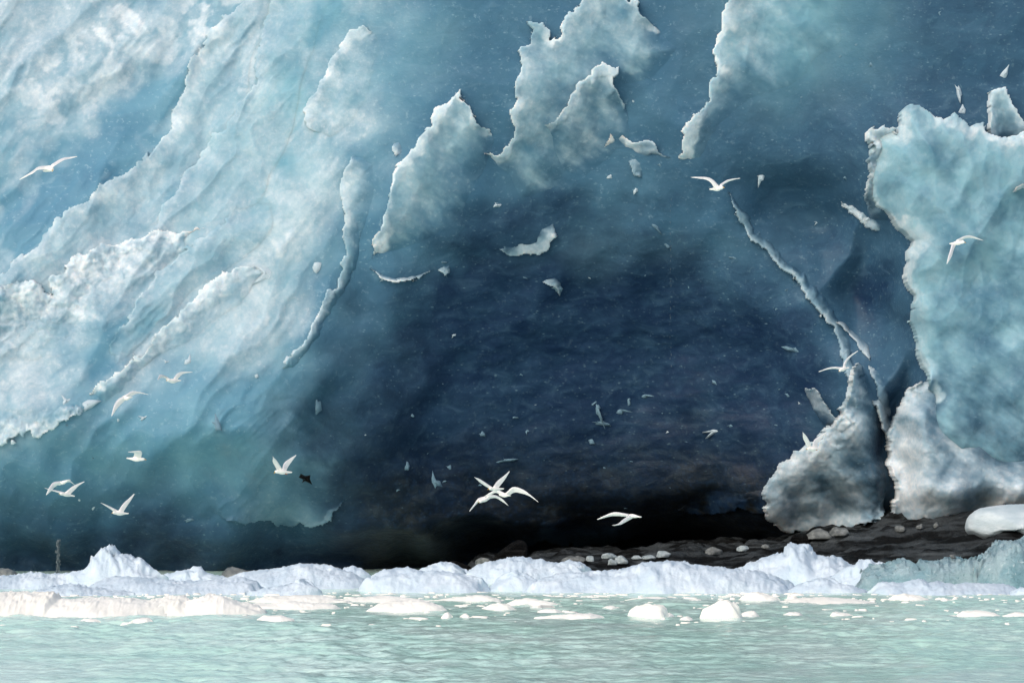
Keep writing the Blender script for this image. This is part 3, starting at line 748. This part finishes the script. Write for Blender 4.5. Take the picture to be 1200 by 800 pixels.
# teal glassy blocks and boulder of ice on the right
floe('ice_block', 'rough teal ice block lying between the low white floe and the rock', 'ice block',
     [(1010, 684), (1013, 668), (1022, 665), (1036, 663), (1050, 659), (1064, 658), (1076, 662), (1092, 657), (1108, 654), (1124, 656), (1142, 657), (1156, 656), (1166, 682)], 691, M_GLASSY, 1.0, None, 60, 2.6, step=.8, flat=6, crag=.22)
floe('ice_block', 'tall clear teal ice block at the right edge', 'ice block',
     [(1148, 684), (1152, 660), (1158, 650), (1168, 650), (1172, 641), (1186, 636), (1200, 634), (1230, 637), (1262, 640), (1280, 684)], 692, M_GLASSY, 1.2, None, 61, 2.6, step=.8, flat=7, crag=.16)

def lump_mesh(name, seed, mat, n=28, m=18, rough=.22, cut=-.45):
    """a rounded, faceted lump of unit size with a flat-ish underside"""
    th = np.linspace(0, 2 * math.pi, n, endpoint=False); ph = np.linspace(-math.pi / 2, math.pi / 2, m)
    TH, PH = np.meshgrid(th, ph)
    X, Yv, Z = np.cos(TH) * np.cos(PH), np.sin(TH) * np.cos(PH), np.sin(PH)
    pr = np.random.RandomState(500 + seed)
    r = np.full(X.shape, 1.25)
    for _ in range(14):                                 # a convex broken block: nearest of random cutting planes
        nv = pr.randn(3); nv /= np.linalg.norm(nv)
        c_ = X * nv[0] + Yv * nv[1] + Z * nv[2]
        r = np.minimum(r, np.where(c_ > .05, pr.uniform(.68, 1.0) / np.maximum(c_, .05), 9))
    r = 1 + (r - 1) * min(rough * 3.2, 1) + .10 * rough * fbm(X * 4 + Z * 3 + seed, Yv * 4 + Z * 2, 3, 900 + seed)
    X, Yv, Z = X * r, Yv * r, np.maximum(Z * r, cut)
    V = np.stack([X, Yv, Z], -1).reshape(-1, 3)
    idx = np.arange(m * n).reshape(m, n)
    F = np.stack([idx[:-1], np.roll(idx, -1, 1)[:-1], np.roll(idx, -1, 1)[1:], idx[1:]], -1).reshape(-1, 4)
    return mesh_np(name, V, F, mat)

def lump(name, label, cat, px, py, w, h, mat, Y=119.5, seed=0, group=None, rot=0, rough=.33, seat=True):
    o = bpy.data.objects.new(name, lump_mesh(name, seed, mat, rough=rough))
    if seat:                                            # walk up the rock until the lump's foot rests on it
        best = (1e9, 118.)
        for y in np.linspace(117.8, 124.5, 180):
            row = HOR + (CAMZ - rock_z((px - 600) / FPX * y, y)) / y * FPX
            if row < best[0]: best = (row, y)
            if row <= py + .35 * h: break
        Y = best[1]
    s = Y / FPX
    z = rock_z((px - 600) * s, Y) + .22 * h * s if seat else CAMZ + (HOR - py - .12 * h) * s
    o.location = ((px - 600) * s, Y, z)
    o.scale = (w * s / 2.1, w * s / 2.4, h * s / 1.7)
    o.rotation_euler = (0, 0, rot)
    tag(link(o), label, cat, group)
    return o

def ice_boulder():
    Y = 120.6; s = Y / FPX
    o = bpy.data.objects.new('ice_boulder', lump_mesh('ice_boulder', 3, M_WHITEICE, 64, 40, .16, -.6))
    v = np.empty(len(o.data.vertices) * 3, np.float32); o.data.vertices.foreach_get('co', v); v = v.reshape(-1, 3)
    v[:, 2] += .42 * np.exp(-((v[:, 0] + .15) / .30) ** 2) * (v[:, 2] < -.2)      # undercut that leaves a dark gap
    v[:, 2] -= .10 * np.exp(-((v[:, 0] + .75) / .25) ** 2) * (v[:, 2] < 0)
    o.data.vertices.foreach_set('co', v.ravel()); o.data.update()
    o.location = ((1192 - 600) * s, Y, CAMZ + (HOR - 616) * s)
    o.scale = (54 * s, 50 * s, 27 * s)
    tag(link(o), 'smooth white ice boulder resting on the black rock at the right edge', 'ice boulder')
ice_boulder()

lumps = [(565, 658, 18, 13, 'round grey ice lump behind the left end of the wide low dome'),
         (668, 655, 18, 8, 'flat grey ice lump just right of the wide low dome'), (680, 656, 16, 9, 'second grey ice lump right of the wide low dome'),
         (692, 655, 9, 9, 'small pale ice lump standing alone in the dark gap'), (714, 652, 16, 9, 'low brownish lump above the two white lumps'),
         (717, 659, 11, 9, 'left one of two touching white ice lumps'), (728, 658, 14, 10, 'right one of two touching white ice lumps'),
         (746, 654, 14, 6, 'thin pale ice sliver at the rock foot'), (760, 653, 18, 7, 'long pale ice sliver at the rock foot'),
         (777, 651, 18, 10, 'grey ice lump at the right end of the pale slivers'),
         (835, 643, 20, 13, 'pyramid-shaped grey ice lump at the left end of the black rock'), (872, 643, 18, 7, 'flat pale ice lump on the black rock edge'),
         (898, 641, 10, 6, 'small brown-grey lump on the black rock edge')]
for i, (px, py, w, h, l) in enumerate(lumps):
    lump('ice_lump', l, 'ice lump', px, py, w, h, M_GREYICE if 'white' not in l and 'pale' not in l else M_LUMP, 118.6, i, 'ice lumps stranded along the rock')
for i, (px, py, w, h, l) in enumerate([(1054, 620, 12, 8, 'pale ice lump under the left end of the broad foot'), (1078, 618, 10, 6, 'flat pale ice lump under the broad foot'),
                                       (1097, 616, 8, 8, 'round ice lump under the middle of the broad foot'), (1117, 652, 8, 7, 'round pale ice lump on top of the rough teal block'),
                                       (958, 629, 30, 14, 'grey ice lump wedged under the bulbous foot'), (985, 624, 26, 12, 'grey ice lump under the right side of the bulbous foot')]):
    lump('ice_lump', l, 'ice lump', px, py, w, h, M_LUMP if i > 9 else M_GREYICE, 119.8 if i != 3 else 110.5, 20 + i, 'ice lumps stranded along the rock', seat=i != 3)
for i, (px, py, w, h, l) in enumerate([(532, 650, 36, 26, 'rounded black boulder under the dark hollow, left of two'), (604, 648, 44, 28, 'rounded black boulder under the dark hollow, right of two'),
                                       (936, 632, 26, 16, 'brown boulder wedged under the bulbous ice foot')]):
    lump('boulder', l, 'boulder', px, py, w, h, M_BOULDER, 121.0, 40 + i, 'boulders under the ice')

# cream white brash in the foreground
front = [
 ('largest cream white floe at the left edge', [(-80, 700), (-40, 692), (0, 690), (30, 690), (50, 690), (55, 699), (70, 700), (92, 699), (110, 697), (124, 698), (150, 699), (172, 703), (190, 702)], 722),
 ('cream floe with two rounded bumps right of the largest one', [(120, 712), (150, 704), (172, 700), (196, 696), (210, 695), (222, 703), (236, 694), (248, 693), (262, 698), (276, 702), (292, 708), (304, 716)], 721),
 ('thin cream strip right of the two-bump floe', [(276, 713), (296, 706), (320, 707), (340, 703), (360, 705), (384, 707), (392, 713)], 714),
 ('thin flat cream strip behind the two-bump floe', [(290, 704), (312, 698), (340, 697), (366, 696), (384, 698), (406, 704)], 706),
 ('small cream chip below the thin strip', [(300, 725), (312, 720), (330, 720), (342, 725)], 727),
 ('small cream chip under the two-bump floe', [(152, 727), (160, 723), (172, 723), (178, 728)], 729),
 ('small cream chip under the largest floe', [(92, 728), (98, 724), (108, 724), (114, 728)], 729),
 ('cream chip at the lower left edge', [(-14, 730), (0, 726), (12, 726), (22, 730)], 731),
 ('lens-shaped cream floe below the broad lumpy floe', [(430, 715), (446, 706), (462, 703), (480, 701), (500, 704), (514, 709), (522, 716)], 717),
 ('cream strip with a raised tip above the lens-shaped floe', [(500, 704), (528, 700), (546, 698), (560, 696), (572, 697), (584, 703)], 706),
 ('left cream strip level with the raised tip', [(400, 703), (422, 699), (450, 697), (478, 700), (500, 704)], 705),
 ('rounded cream floe below the small dome', [(566, 714), (574, 708), (584, 705), (596, 707), (604, 714)], 715),
 ('flat cream floe right of the rounded one', [(592, 709), (604, 701), (618, 699), (632, 702), (648, 705), (652, 709)], 710),
 ('tiny cream chip left of the long thin one', [(516, 724), (522, 717), (526, 716), (530, 724)], 726),
 ('tiny cream chip further right of the first tiny chip', [(538, 724), (544, 718), (548, 717), (550, 724)], 726),
 ('long thin cream floe below the longest bluish floe', [(632, 723), (650, 720), (672, 718), (696, 718), (706, 723)], 725),
 ('thin cream chip above the long thin floe', [(630, 715), (640, 713), (652, 713), (658, 716)], 717),
 ('slanted cream floe with an overhanging right end', [(736, 722), (740, 712), (748, 707), (758, 706), (766, 704), (776, 706), (780, 711)], 724),
 ('thin cream strip behind the slanted floe', [(734, 703), (752, 699), (770, 698), (786, 702)], 704),
 ('cream chip left of the slanted floe', [(706, 713), (712, 709), (718, 709), (722, 713)], 714),
 ('cream chip right of the slanted floe', [(776, 722), (782, 718), (786, 717), (790, 722)], 723),
 ('chunky tall cream floe with a craggy top', [(824, 723), (828, 712), (836, 706), (842, 700), (850, 698), (858, 702), (864, 710), (868, 722)], 725),
 ('low cream crumble beside the chunky floe', [(866, 722), (876, 716), (884, 714), (890, 722)], 723),
 ('peaked cream floe below the knobbed berg', [(866, 704), (874, 697), (888, 692), (898, 695), (910, 700), (914, 704)], 705),
 ('long low cream strip right of the peaked one', [(916, 706), (940, 700), (968, 699), (996, 701), (1030, 706)], 707),
 ('cream chip below the long low strip', [(920, 720), (928, 716), (938, 717), (942, 721)], 722),
 ('cream chip with a blunt left end below the long low strip', [(976, 721), (980, 716), (990, 717), (1000, 721)], 722),
 ('smooth oval cream floe below the rough teal block', [(1044, 702), (1050, 696), (1062, 694), (1076, 697), (1090, 702)], 703),
 ('small pointed cream chip right of the oval floe', [(1102, 704), (1110, 700), (1116, 704)], 705),
 ('long oval cream floe at the lower right', [(1124, 721), (1130, 715), (1146, 714), (1166, 717), (1174, 721)], 722),
 ('cream chip at the right end of the long oval floe', [(1180, 721), (1190, 716), (1200, 717), (1206, 721)], 722),
 ('cream chip at the left of the chunky floe', [(798, 724), (806, 721), (812, 724)], 726),
 ('thin cream sliver below the peaked floe', [(800, 704), (815, 701), (828, 704)], 705),
]
for i, (l, t, b) in enumerate(front):
    t = [(x, y + .18 * (b - y)) for x, y in t]
    floe('brash_floe', l, 'ice floe', t, b, M_BRASH, None, FG, 100 + i, lump=.7, step=1.0, flat=2.4, crag=.25)

# slush: the crumbs between the floes that nobody could count
def build_slush():
    r = np.random.RandomState(8)
    V, F = [], []; n = 0
    for i in range(900):
        px = r.uniform(-40, 1240)
        py = 694 + r.gamma(2.0, 4.5) if r.rand() < .75 else r.uniform(696, 735)
        if px > 420 and r.rand() < .35 and py > 705: continue
        Y = CAMZ * FPX / (py - HOR); s = Y / FPX
        w = np.exp(r.normal(.8, .5)) * s; hgt = w * r.uniform(.05, .3); ex = r.uniform(1.2, 3)
        cx = (px - 600) * s; k = 6
        ang = np.linspace(0, 2 * math.pi, k, endpoint=False) + r.rand()
        q = w * (1 + .3 * r.randn(k))
        ring0 = np.stack([cx + ex * q * np.cos(ang), Y + q * np.sin(ang), np.full(k, -.06)], -1)
        ring1 = np.stack([cx + ex * .55 * q * np.cos(ang), Y + .55 * q * np.sin(ang), .015 + hgt * (1 + .3 * r.randn(k))], -1)
        V.append(ring0); V.append(ring1)
        for j in range(k): F.append((n + j, n + (j + 1) % k, n + k + (j + 1) % k, n + k + j))
        F.append((n + k, n + k + 1, n + k + 2, n + k + 3)); F.append((n + k, n + k + 3, n + k + 4, n + k + 5))
        n += 2 * k
    me = mesh_np('slush_ice', np.concatenate(V), np.array(F), M_BRASH)
    tag(link(bpy.data.objects.new('slush_ice', me)), 'fine crumbs of white slush drifting between the floes', 'slush', kind='stuff')
build_slush()

# ------------------------------------------------------------------ meltwater: drip line and a splash
def build_drips():
    r = np.random.RandomState(5)
    V, F = [], []; n = 0
    def drop(x, y, z, w, h):
        nonlocal n
        ring = [(math.cos(a) * w, math.sin(a) * w) for a in np.linspace(0, 2 * math.pi, 6, endpoint=False)]
        for dz, f in ((-h, .15), (-h * .4, 1), (h * .3, .8), (h, .1)):
            for cx, cy in ring: V.append((x + cx * f, y + cy * f, z + dz))
        for j in range(3):
            for i in range(6): F.append((n + j * 6 + i, n + j * 6 + (i + 1) % 6, n + (j + 1) * 6 + (i + 1) % 6, n + (j + 1) * 6 + i))
        n += 24
    for i in range(30):
        py = 236 + i * 6.6 + r.uniform(-2, 2)
        drop(wx_of(785 + r.uniform(-.8, .8)), r.uniform(-.05, .05), wz_of(py), .005, r.uniform(.010, .04))
    me = mesh_np('falling_drips', np.array(V), np.array(F), M_SPRAY)
    o = bpy.data.objects.new('falling_drips', me); o.location = (0, D0 - .6, 0)
    tag(link(o), 'thin vertical line of meltwater drips falling past the dark hollow', 'drips', kind='stuff')
    V, F, n = [], [], 0
    s = 118.0 / FPX
    for i in range(150):
        f = r.rand(); py = 673 - 40 * f ** .9
        drop((68 - 600 + r.normal(0, 1.1)) * s, 118 + r.normal(0, .05), CAMZ + (HOR - py) * s, r.uniform(.006, .018), r.uniform(.015, .05))
    me = mesh_np('water_spout', np.array(V), np.array(F), M_SPRAY)
    tag(link(bpy.data.objects.new('water_spout', me)), 'narrow grey spout of splashing water behind the jumbled floe at the left', 'splash', kind='stuff')
build_drips()

# ------------------------------------------------------------------ gulls
def gull(label, spine, r, wings, Y=96., tilt=.14, bill=None, feet=None):
    """spine: picture points bill-end -> tail; wings: list of (stations, depth to tip, chord depth); stations (lead x, lead y, trail x, trail y)"""
    s = Y / FPX
    sp = np.array(spine, float)
    bc = sp.mean(0)
    def P(px, py, d=0.): return np.array([(px - bc[0]) * s, d, -(py - bc[1]) * s])
    V, F = [], []
    def tube(rings):
        n0 = len(V); k = len(rings[0])
        for rg in rings: V.extend(rg)
        for j in range(len(rings) - 1):
            for i in range(k):
                F.append((n0 + j * k + i, n0 + j * k + (i + 1) % k, n0 + (j + 1) * k + (i + 1) % k, n0 + (j + 1) * k + i))
        for base, rev in ((n0, True), (n0 + (len(rings) - 1) * k, False)):
            f = list(range(base, base + k)); F.append(tuple(f[::-1] if rev else f))
    # body: bill base, head, neck, breast, belly, rump, tail
    T = np.array([0, .07, .16, .25, .36, .50, .64, .76, .86, 1.0])
    R = np.array([.34, .66, .74, .72, .95, 1.0, .80, .55, .42, .30])
    Wd = np.array([.34, .66, .74, .74, .95, 1.0, .85, .70, .80, 1.0])
    cum = np.r_[0, np.cumsum(np.hypot(*np.diff(sp, axis=0).T))]; cum /= cum[-1]
    cx = np.interp(T, cum, sp[:, 0]); cy = np.interp(T, cum, sp[:, 1])
    C = np.array([P(a, b, tilt * (t - .5) * 2) for a, b, t in zip(cx, cy, T)])
    rings = []
    for j in range(len(T)):
        d = C[min(j + 1, len(T) - 1)] - C[max(j - 1, 0)]; d /= np.linalg.norm(d)
        up = np.array([0, 0, 1.]); sd = np.cross(d, up); sd /= np.linalg.norm(sd); up = np.cross(sd, d)
        rings.append([C[j] + r * s * (R[j] * math.sin(a) * up + Wd[j] * math.cos(a) * sd) for a in np.linspace(0, 2 * math.pi, 12, endpoint=False)])
    tube(rings)
    wpts = []
    for st, dtip, dch in wings:
        st = list(st); n = len(st); m = 14
        A = np.array([q if len(q) == 4 else (q[0] - .4, q[1] - .4, q[0] + .4, q[1] + .4) for q in st], float)
        tt = np.linspace(0, 1, n); ti = np.linspace(0, 1, m)
        # smooth (Catmull-Rom like) resampling
        def res(col):
            g = np.gradient(col, tt); o = np.empty(m)
            for q, t in enumerate(ti):
                k = min(int(t * (n - 1)), n - 2); h = tt[k + 1] - tt[k]; u = (t - tt[k]) / h
                o[q] = (2*u**3-3*u**2+1)*col[k] + (u**3-2*u**2+u)*h*g[k] + (-2*u**3+3*u**2)*col[k+1] + (u**3-u**2)*h*g[k+1]
            return o
        A = np.stack([res(A[:, c]) for c in range(4)], -1)
        rings = []
        for q in range(m):
            f = ti[q]
            dl = dtip * f; dt = dl + dch * (1 - f ** 2)
            L = P(A[q, 0], A[q, 1], dl); Tr = P(A[q, 2], A[q, 3], dt)
            ch = Tr - L
            th = max(.020 * (1 - f) + .009, .009)
            j = min(q + 1, m - 1); i = max(q - 1, 0)
            sw = P(A[j, 0] + A[j, 2], A[j, 1] + A[j, 3], 2 * dtip * ti[j]) - P(A[i, 0] + A[i, 2], A[i, 1] + A[i, 3], 2 * dtip * ti[i])
            nn = np.cross(sw, ch); nl = np.linalg.norm(nn); nn = nn / nl if nl > 1e-9 else np.array([0, 0, 1.])
            rg = []
            for u, w in ((0, 0), (.12, .8), (.35, 1), (.7, .6), (1, .12), (1, -.12), (.7, -.35), (.35, -.6), (.12, -.6)):
                rg.append(L + ch * u + nn * th * w)
            rings.append(rg)
            if q > 3: wpts.append((L + Tr) / 2)
        # bury the root in the body
        near = C[np.argmin(np.linalg.norm(C[2:8] - rings[0][0], axis=1)) + 2]
        rings.insert(0, [p + (near - np.mean(rings[0], 0)) * .8 for p in rings[0]])
        tube(rings)
    me = bpy.data.meshes.new('gull'); me.from_pydata([tuple(v) for v in V], [], F); me.update()
    tmp = bpy.data.objects.new('tmp_gull', me); COL.objects.link(tmp)
    md = tmp.modifiers.new('remesh', 'REMESH'); md.mode = 'VOXEL'; md.voxel_size = .0062; md.use_smooth_shade = True
    sm = tmp.modifiers.new('smooth', 'SMOOTH'); sm.factor = .5; sm.iterations = 2
    dg = bpy.context.evaluated_depsgraph_get()
    body = bpy.data.meshes.new_from_object(tmp.evaluated_get(dg))
    bpy.data.objects.remove(tmp); bpy.data.meshes.remove(me)
    body.name = 'gull'; body.materials.clear(); body.materials.append(M_GULL)
    n = len(body.vertices)
    v = np.empty(n * 3, np.float32); body.vertices.foreach_get('co', v); v = v.reshape(-1, 3)
    nrm = np.empty(n * 3, np.float32); body.vertices.foreach_get('normal', nrm); nrm = nrm.reshape(-1, 3)
    dsp = np.min([np.linalg.norm(v - c, axis=1) for c in C], 0)
    wing = sstep(r * s * 1.1, r * s * 1.9, dsp)[:, None]
    tip = sstep(.34, .48, dsp)[:, None]
    upper = sstep(-.1, .4, nrm[:, 2])[:, None]
    col = np.array([.90, .88, .85]) * (1 - wing) + wing * (np.array([.86, .85, .85]) * (1 - upper) + upper * np.array([.62, .63, .68]))
    col = col * (1 - tip) + tip * np.array([.88, .88, .87])
    at = body.attributes.new('ice', 'FLOAT_COLOR', 'POINT')
    at.data.foreach_set('color', np.concatenate([col, np.ones((n, 1))], 1).astype(np.float32).ravel())
    root = empty('gull', ((bc[0] - 600) * s, Y, CAMZ + (HOR - bc[1]) * s))
    tag(root, label, 'gull', 'white gulls flying before the glacier')
    add_part('body', body, root)
    def cone(name, a, b, w, mat):
        a, b = np.array(a), np.array(b); d = b - a; d = d / np.linalg.norm(d)
        sd = np.cross(d, [0, 0, 1.]); sd /= np.linalg.norm(sd) + 1e-9; up = np.cross(sd, d)
        vs = [a + w * (math.cos(q) * sd + math.sin(q) * up) for q in np.linspace(0, 2 * math.pi, 8, endpoint=False)]
        vs += [a + (b - a) * .6 + .6 * w * (math.cos(q) * sd + math.sin(q) * up) for q in np.linspace(0, 2 * math.pi, 8, endpoint=False)]
        vs.append(b - np.array([0, 0, .3 * w]))
        fs = [(i, (i + 1) % 8, 8 + (i + 1) % 8, 8 + i) for i in range(8)] + [(8 + i, 8 + (i + 1) % 8, 16) for i in range(8)]
        m_ = bpy.data.meshes.new(name); m_.from_pydata([tuple(q) for q in vs], [], fs); m_.materials.append(mat); m_.update()
        add_part(name, m_, root)
    if bill: cone('bill', C[0] * .6 + C[1] * .4, P(bill[0], bill[1], C[0][1] + (C[0] - C[2])[1] * .5), .011, M_BILL)
    if feet:
        p = P(feet[0], feet[1], 0)
        cone('feet', p + np.array([-.02, 0, .01]), p + np.array([.03, 0, -.008]), .012, M_FOOT)
    return root

gull('gull gliding with wings spread wide at the upper left', [(62.5, 199.5), (58, 197.5), (52.5, 200.5)], 3.9,
     [([(58, 194.6, 57, 199), (46, 195.6, 45, 199.6), (38, 201, 39, 204), (23.5, 211)], -.1, -.05), ([(61, 192.6, 63, 195.6), (72, 185.8, 74, 188.4), (81, 184, 82, 186), (90, 183)], .12, -.05)], 94, .10, (61.6, 201.6))
gull('gull with one short curled near wing left of the pale curtain, higher of that pair', [(196, 445), (202, 446.5), (210.5, 445.6)], 2.8,
     [([(200, 444.5, 196, 446), (194, 440.3, 193.6, 443.2), (188.6, 439, 190, 443), (186.5, 445)], -.38, .05), ([(202.5, 444.5, 206.5, 446), (207.5, 437.2, 211.5, 440), (214, 435.2, 216, 437.5), (224.8, 435.6)], .2, .05)], 100, .12, (195, 446.6))
gull('gull banking with its left wing hanging straight down, below the curled-wing gull', [(143.5, 464.5), (148, 467), (154.3, 465.4)], 2.5,
     [([(145, 463.5, 147, 468.5), (138, 468, 142.5, 473), (134, 475, 137.5, 479), (131.5, 487.5)], -.15, .06), ([(146, 463, 150.5, 465.5), (154, 458.2, 158, 462), (161, 458.6, 163, 461), (173.2, 462)], .2, .06)], 100, -.12, None)
gull('gull flying right with both wings raised and folded back', [(169.6, 537.6), (161, 538.2), (148.5, 536.6)], 2.7,
     [([(165.5, 536, 156, 536.5), (167, 530.5, 157.2, 532), (164.5, 527.9, 157.5, 530.6), (151.3, 529.4)], -.26, .03), ([(164.5, 536, 157, 536.5), (165.5, 530, 158, 532), (164, 528, 158, 530.2), (154.5, 528.6)], .22, .03)], 100, .03, (172, 538.8))
gull('hindmost gull of the overlapping pair at the lower left, left wing drooping', [(67.5, 567.5), (73, 565.5), (82, 562)], 2.2,
     [([(70, 563.6, 68.5, 567.5), (63, 564.8, 64, 571), (58.5, 570.5, 61, 575), (55.5, 579.5)], -.25, .04), ([(78, 561.8, 79, 565), (81.5, 562.5, 81.5, 565), (84.5, 565.6, 84.2, 566.8), (87.5, 569.6)], .3, .03)], 103, -.12, None)
gull('front gull of the overlapping pair at the lower left, wings raised in a wide V', [(70.5, 578), (77, 579), (86, 581)], 2.5,
     [([(74, 576.5, 71, 578), (66, 574.2, 66, 576.4), (60, 572.8, 60.5, 574.6), (53.8, 571.6)], -.22, .04), ([(76, 576.5, 82.5, 578.5), (83.5, 570.3, 88, 573), (89, 567.2, 92, 569), (98.2, 564)], .15, .05)], 99, .12, (69.6, 579))
gull('gull with wings in a V just above the peaked berg', [(132.4, 600), (139, 601.2), (149.4, 601.4)], 2.6,
     [([(138, 598, 133.5, 599.5), (130, 593.4, 129, 596), (125, 590.8, 124.6, 593), (119.2, 588.8)], -.2, .04), ([(138.5, 598, 144.5, 599.5), (144, 589.8, 149, 592), (149.5, 584.5, 153, 586.3), (156.8, 578.4)], .15, .05)], 97, .1, (131.2, 601.4))
gull('gull with narrow raised V wings before the grey-green ice curtain', [(322.4, 552.2), (329, 552.8), (341, 553.2)], 2.9,
     [([(331, 549.5, 324.6, 551.5), (327.6, 543.6, 322, 545.6), (324, 538, 319.8, 540.6), (320.6, 534.8)], -.28, .05), ([(330.6, 549.5, 335, 552), (332.4, 542.6, 338, 546), (338.6, 537.2, 342.4, 539.6), (346.6, 533)], .22, .05)], 95, .1, (321.2, 554.6), (335.4, 555.2))
gull('uppermost gull of the three overlapping near the middle, wings in a V', [(573, 572), (580, 573), (589.5, 572.4)], 2.6,
     [([(578, 571.5, 574, 572.6), (568, 564.4, 566.5, 568), (562, 560.6, 561, 564), (556.2, 559)], -.18, .04), ([(577.5, 570.5, 583.6, 572.4), (583, 563, 588.5, 566), (590, 557.6, 593, 560), (597.2, 552)], .18, .05)], 97, .1, (571.2, 573.4))
gull('lowest gull of the three overlapping, wings arched downward', [(561.5, 588), (568, 585.2), (577, 581.2)], 2.6,
     [([(568, 581.6, 566, 585.4), (561, 583.2, 562, 587), (556.5, 589, 557.5, 591.4), (550.3, 598.6)], -.2, .04), ([(571, 580.6, 574, 584), (580, 579.8, 581, 583.4), (588.5, 584, 588, 587.4), (597, 593.4)], .16, .04)], 93, .12, (560.6, 588.6))
gull('rightmost gull of the three overlapping, far wing arched and drooping', [(585, 579), (590, 580.2), (597.5, 580.4)], 2.3,
     [([(591, 577, 588, 580), (582, 573.4, 581, 577.4), (574, 576.8, 575.4, 579.8), (567, 582.4)], .3, .04), ([(593, 577, 597, 580), (601, 570.2, 603.4, 576.8), (612, 572.6, 611, 578), (621, 579, 620, 581), (631.2, 588.2)], -.15, .05)], 98, -.12, None)
gull('gull with both wings sweeping down to the left, tail fanned, under the dark hollow', [(733.5, 603.6), (740, 604), (751, 605.4)], 2.3,
     [([(739, 602.6, 742, 606.6), (730, 608, 734, 611), (724, 613, 727, 614.4), (717.6, 615.2)], -.3, .04), ([(736, 602, 738, 605.6), (721, 599.6, 723, 604.4), (711, 602.6, 714, 605.2), (700, 608.6)], .12, .04)], 96, -.10, None)
gull('gull in full spread against the blue wall right of the tall pillar', [(847.4, 219.4), (842, 221), (832.4, 221.8)], 3.1,
     [([(842, 217.4, 836.5, 220.4), (836, 211.2, 832.6, 214.4), (829, 208, 826.6, 211), (818, 207.6, 818, 209.8), (809.3, 208.3)], -.1, -.05), ([(846, 216.6, 842.5, 219.4), (851.5, 211.6, 852, 213.8), (858.5, 209.2, 860, 210.8), (868, 208.4)], .15, .04)], 94, .06, (849.4, 220.6))
gull('gull with one wing hanging down before the teal block', [(1130, 283.6), (1124, 284.6), (1113.4, 285.6)], 2.7,
     [([(1121, 281, 1127, 282.6), (1131, 276.6, 1132.4, 279.4), (1139, 276, 1140, 279), (1153.8, 281.6)], .15, .05), ([(1115, 285, 1121, 286), (1113.2, 292, 1117.4, 293), (1110.4, 300, 1114.4, 301.4), (1108.2, 310)], -.25, .03)], 96, .06, (1131.8, 285.2))
gull('thin-winged gull before the curved pale rib', [(983, 434.6), (988, 432.6), (994.6, 430.4)], 2.3,
     [([(987, 430.6, 986, 433.6), (979, 429.8, 978.6, 432), (970, 431, 970, 432.8), (959, 435.6)], -.12, .05), ([(987.6, 431.6, 991, 432), (990, 424, 992.6, 425), (995, 417.6, 997, 418.8), (1006, 410.8)], .15, .05)], 97, .1, (982.2, 435.4))
gull('gull with raised V wings before the bulbous ice foot', [(945.6, 525.4), (952, 526), (961.2, 525.6)], 2.7,
     [([(952, 523.6, 946.5, 525), (948.6, 517, 943.4, 518.8), (944.6, 510.6, 940.4, 513), (939.4, 505.6)], -.24, .05), ([(952, 523.5, 957, 525), (954, 515.4, 960, 517.6), (961, 510.4, 964.6, 512.6), (969.6, 505.8)], .18, .05)], 97, .08, (944.2, 526.4), (956.6, 527.2))
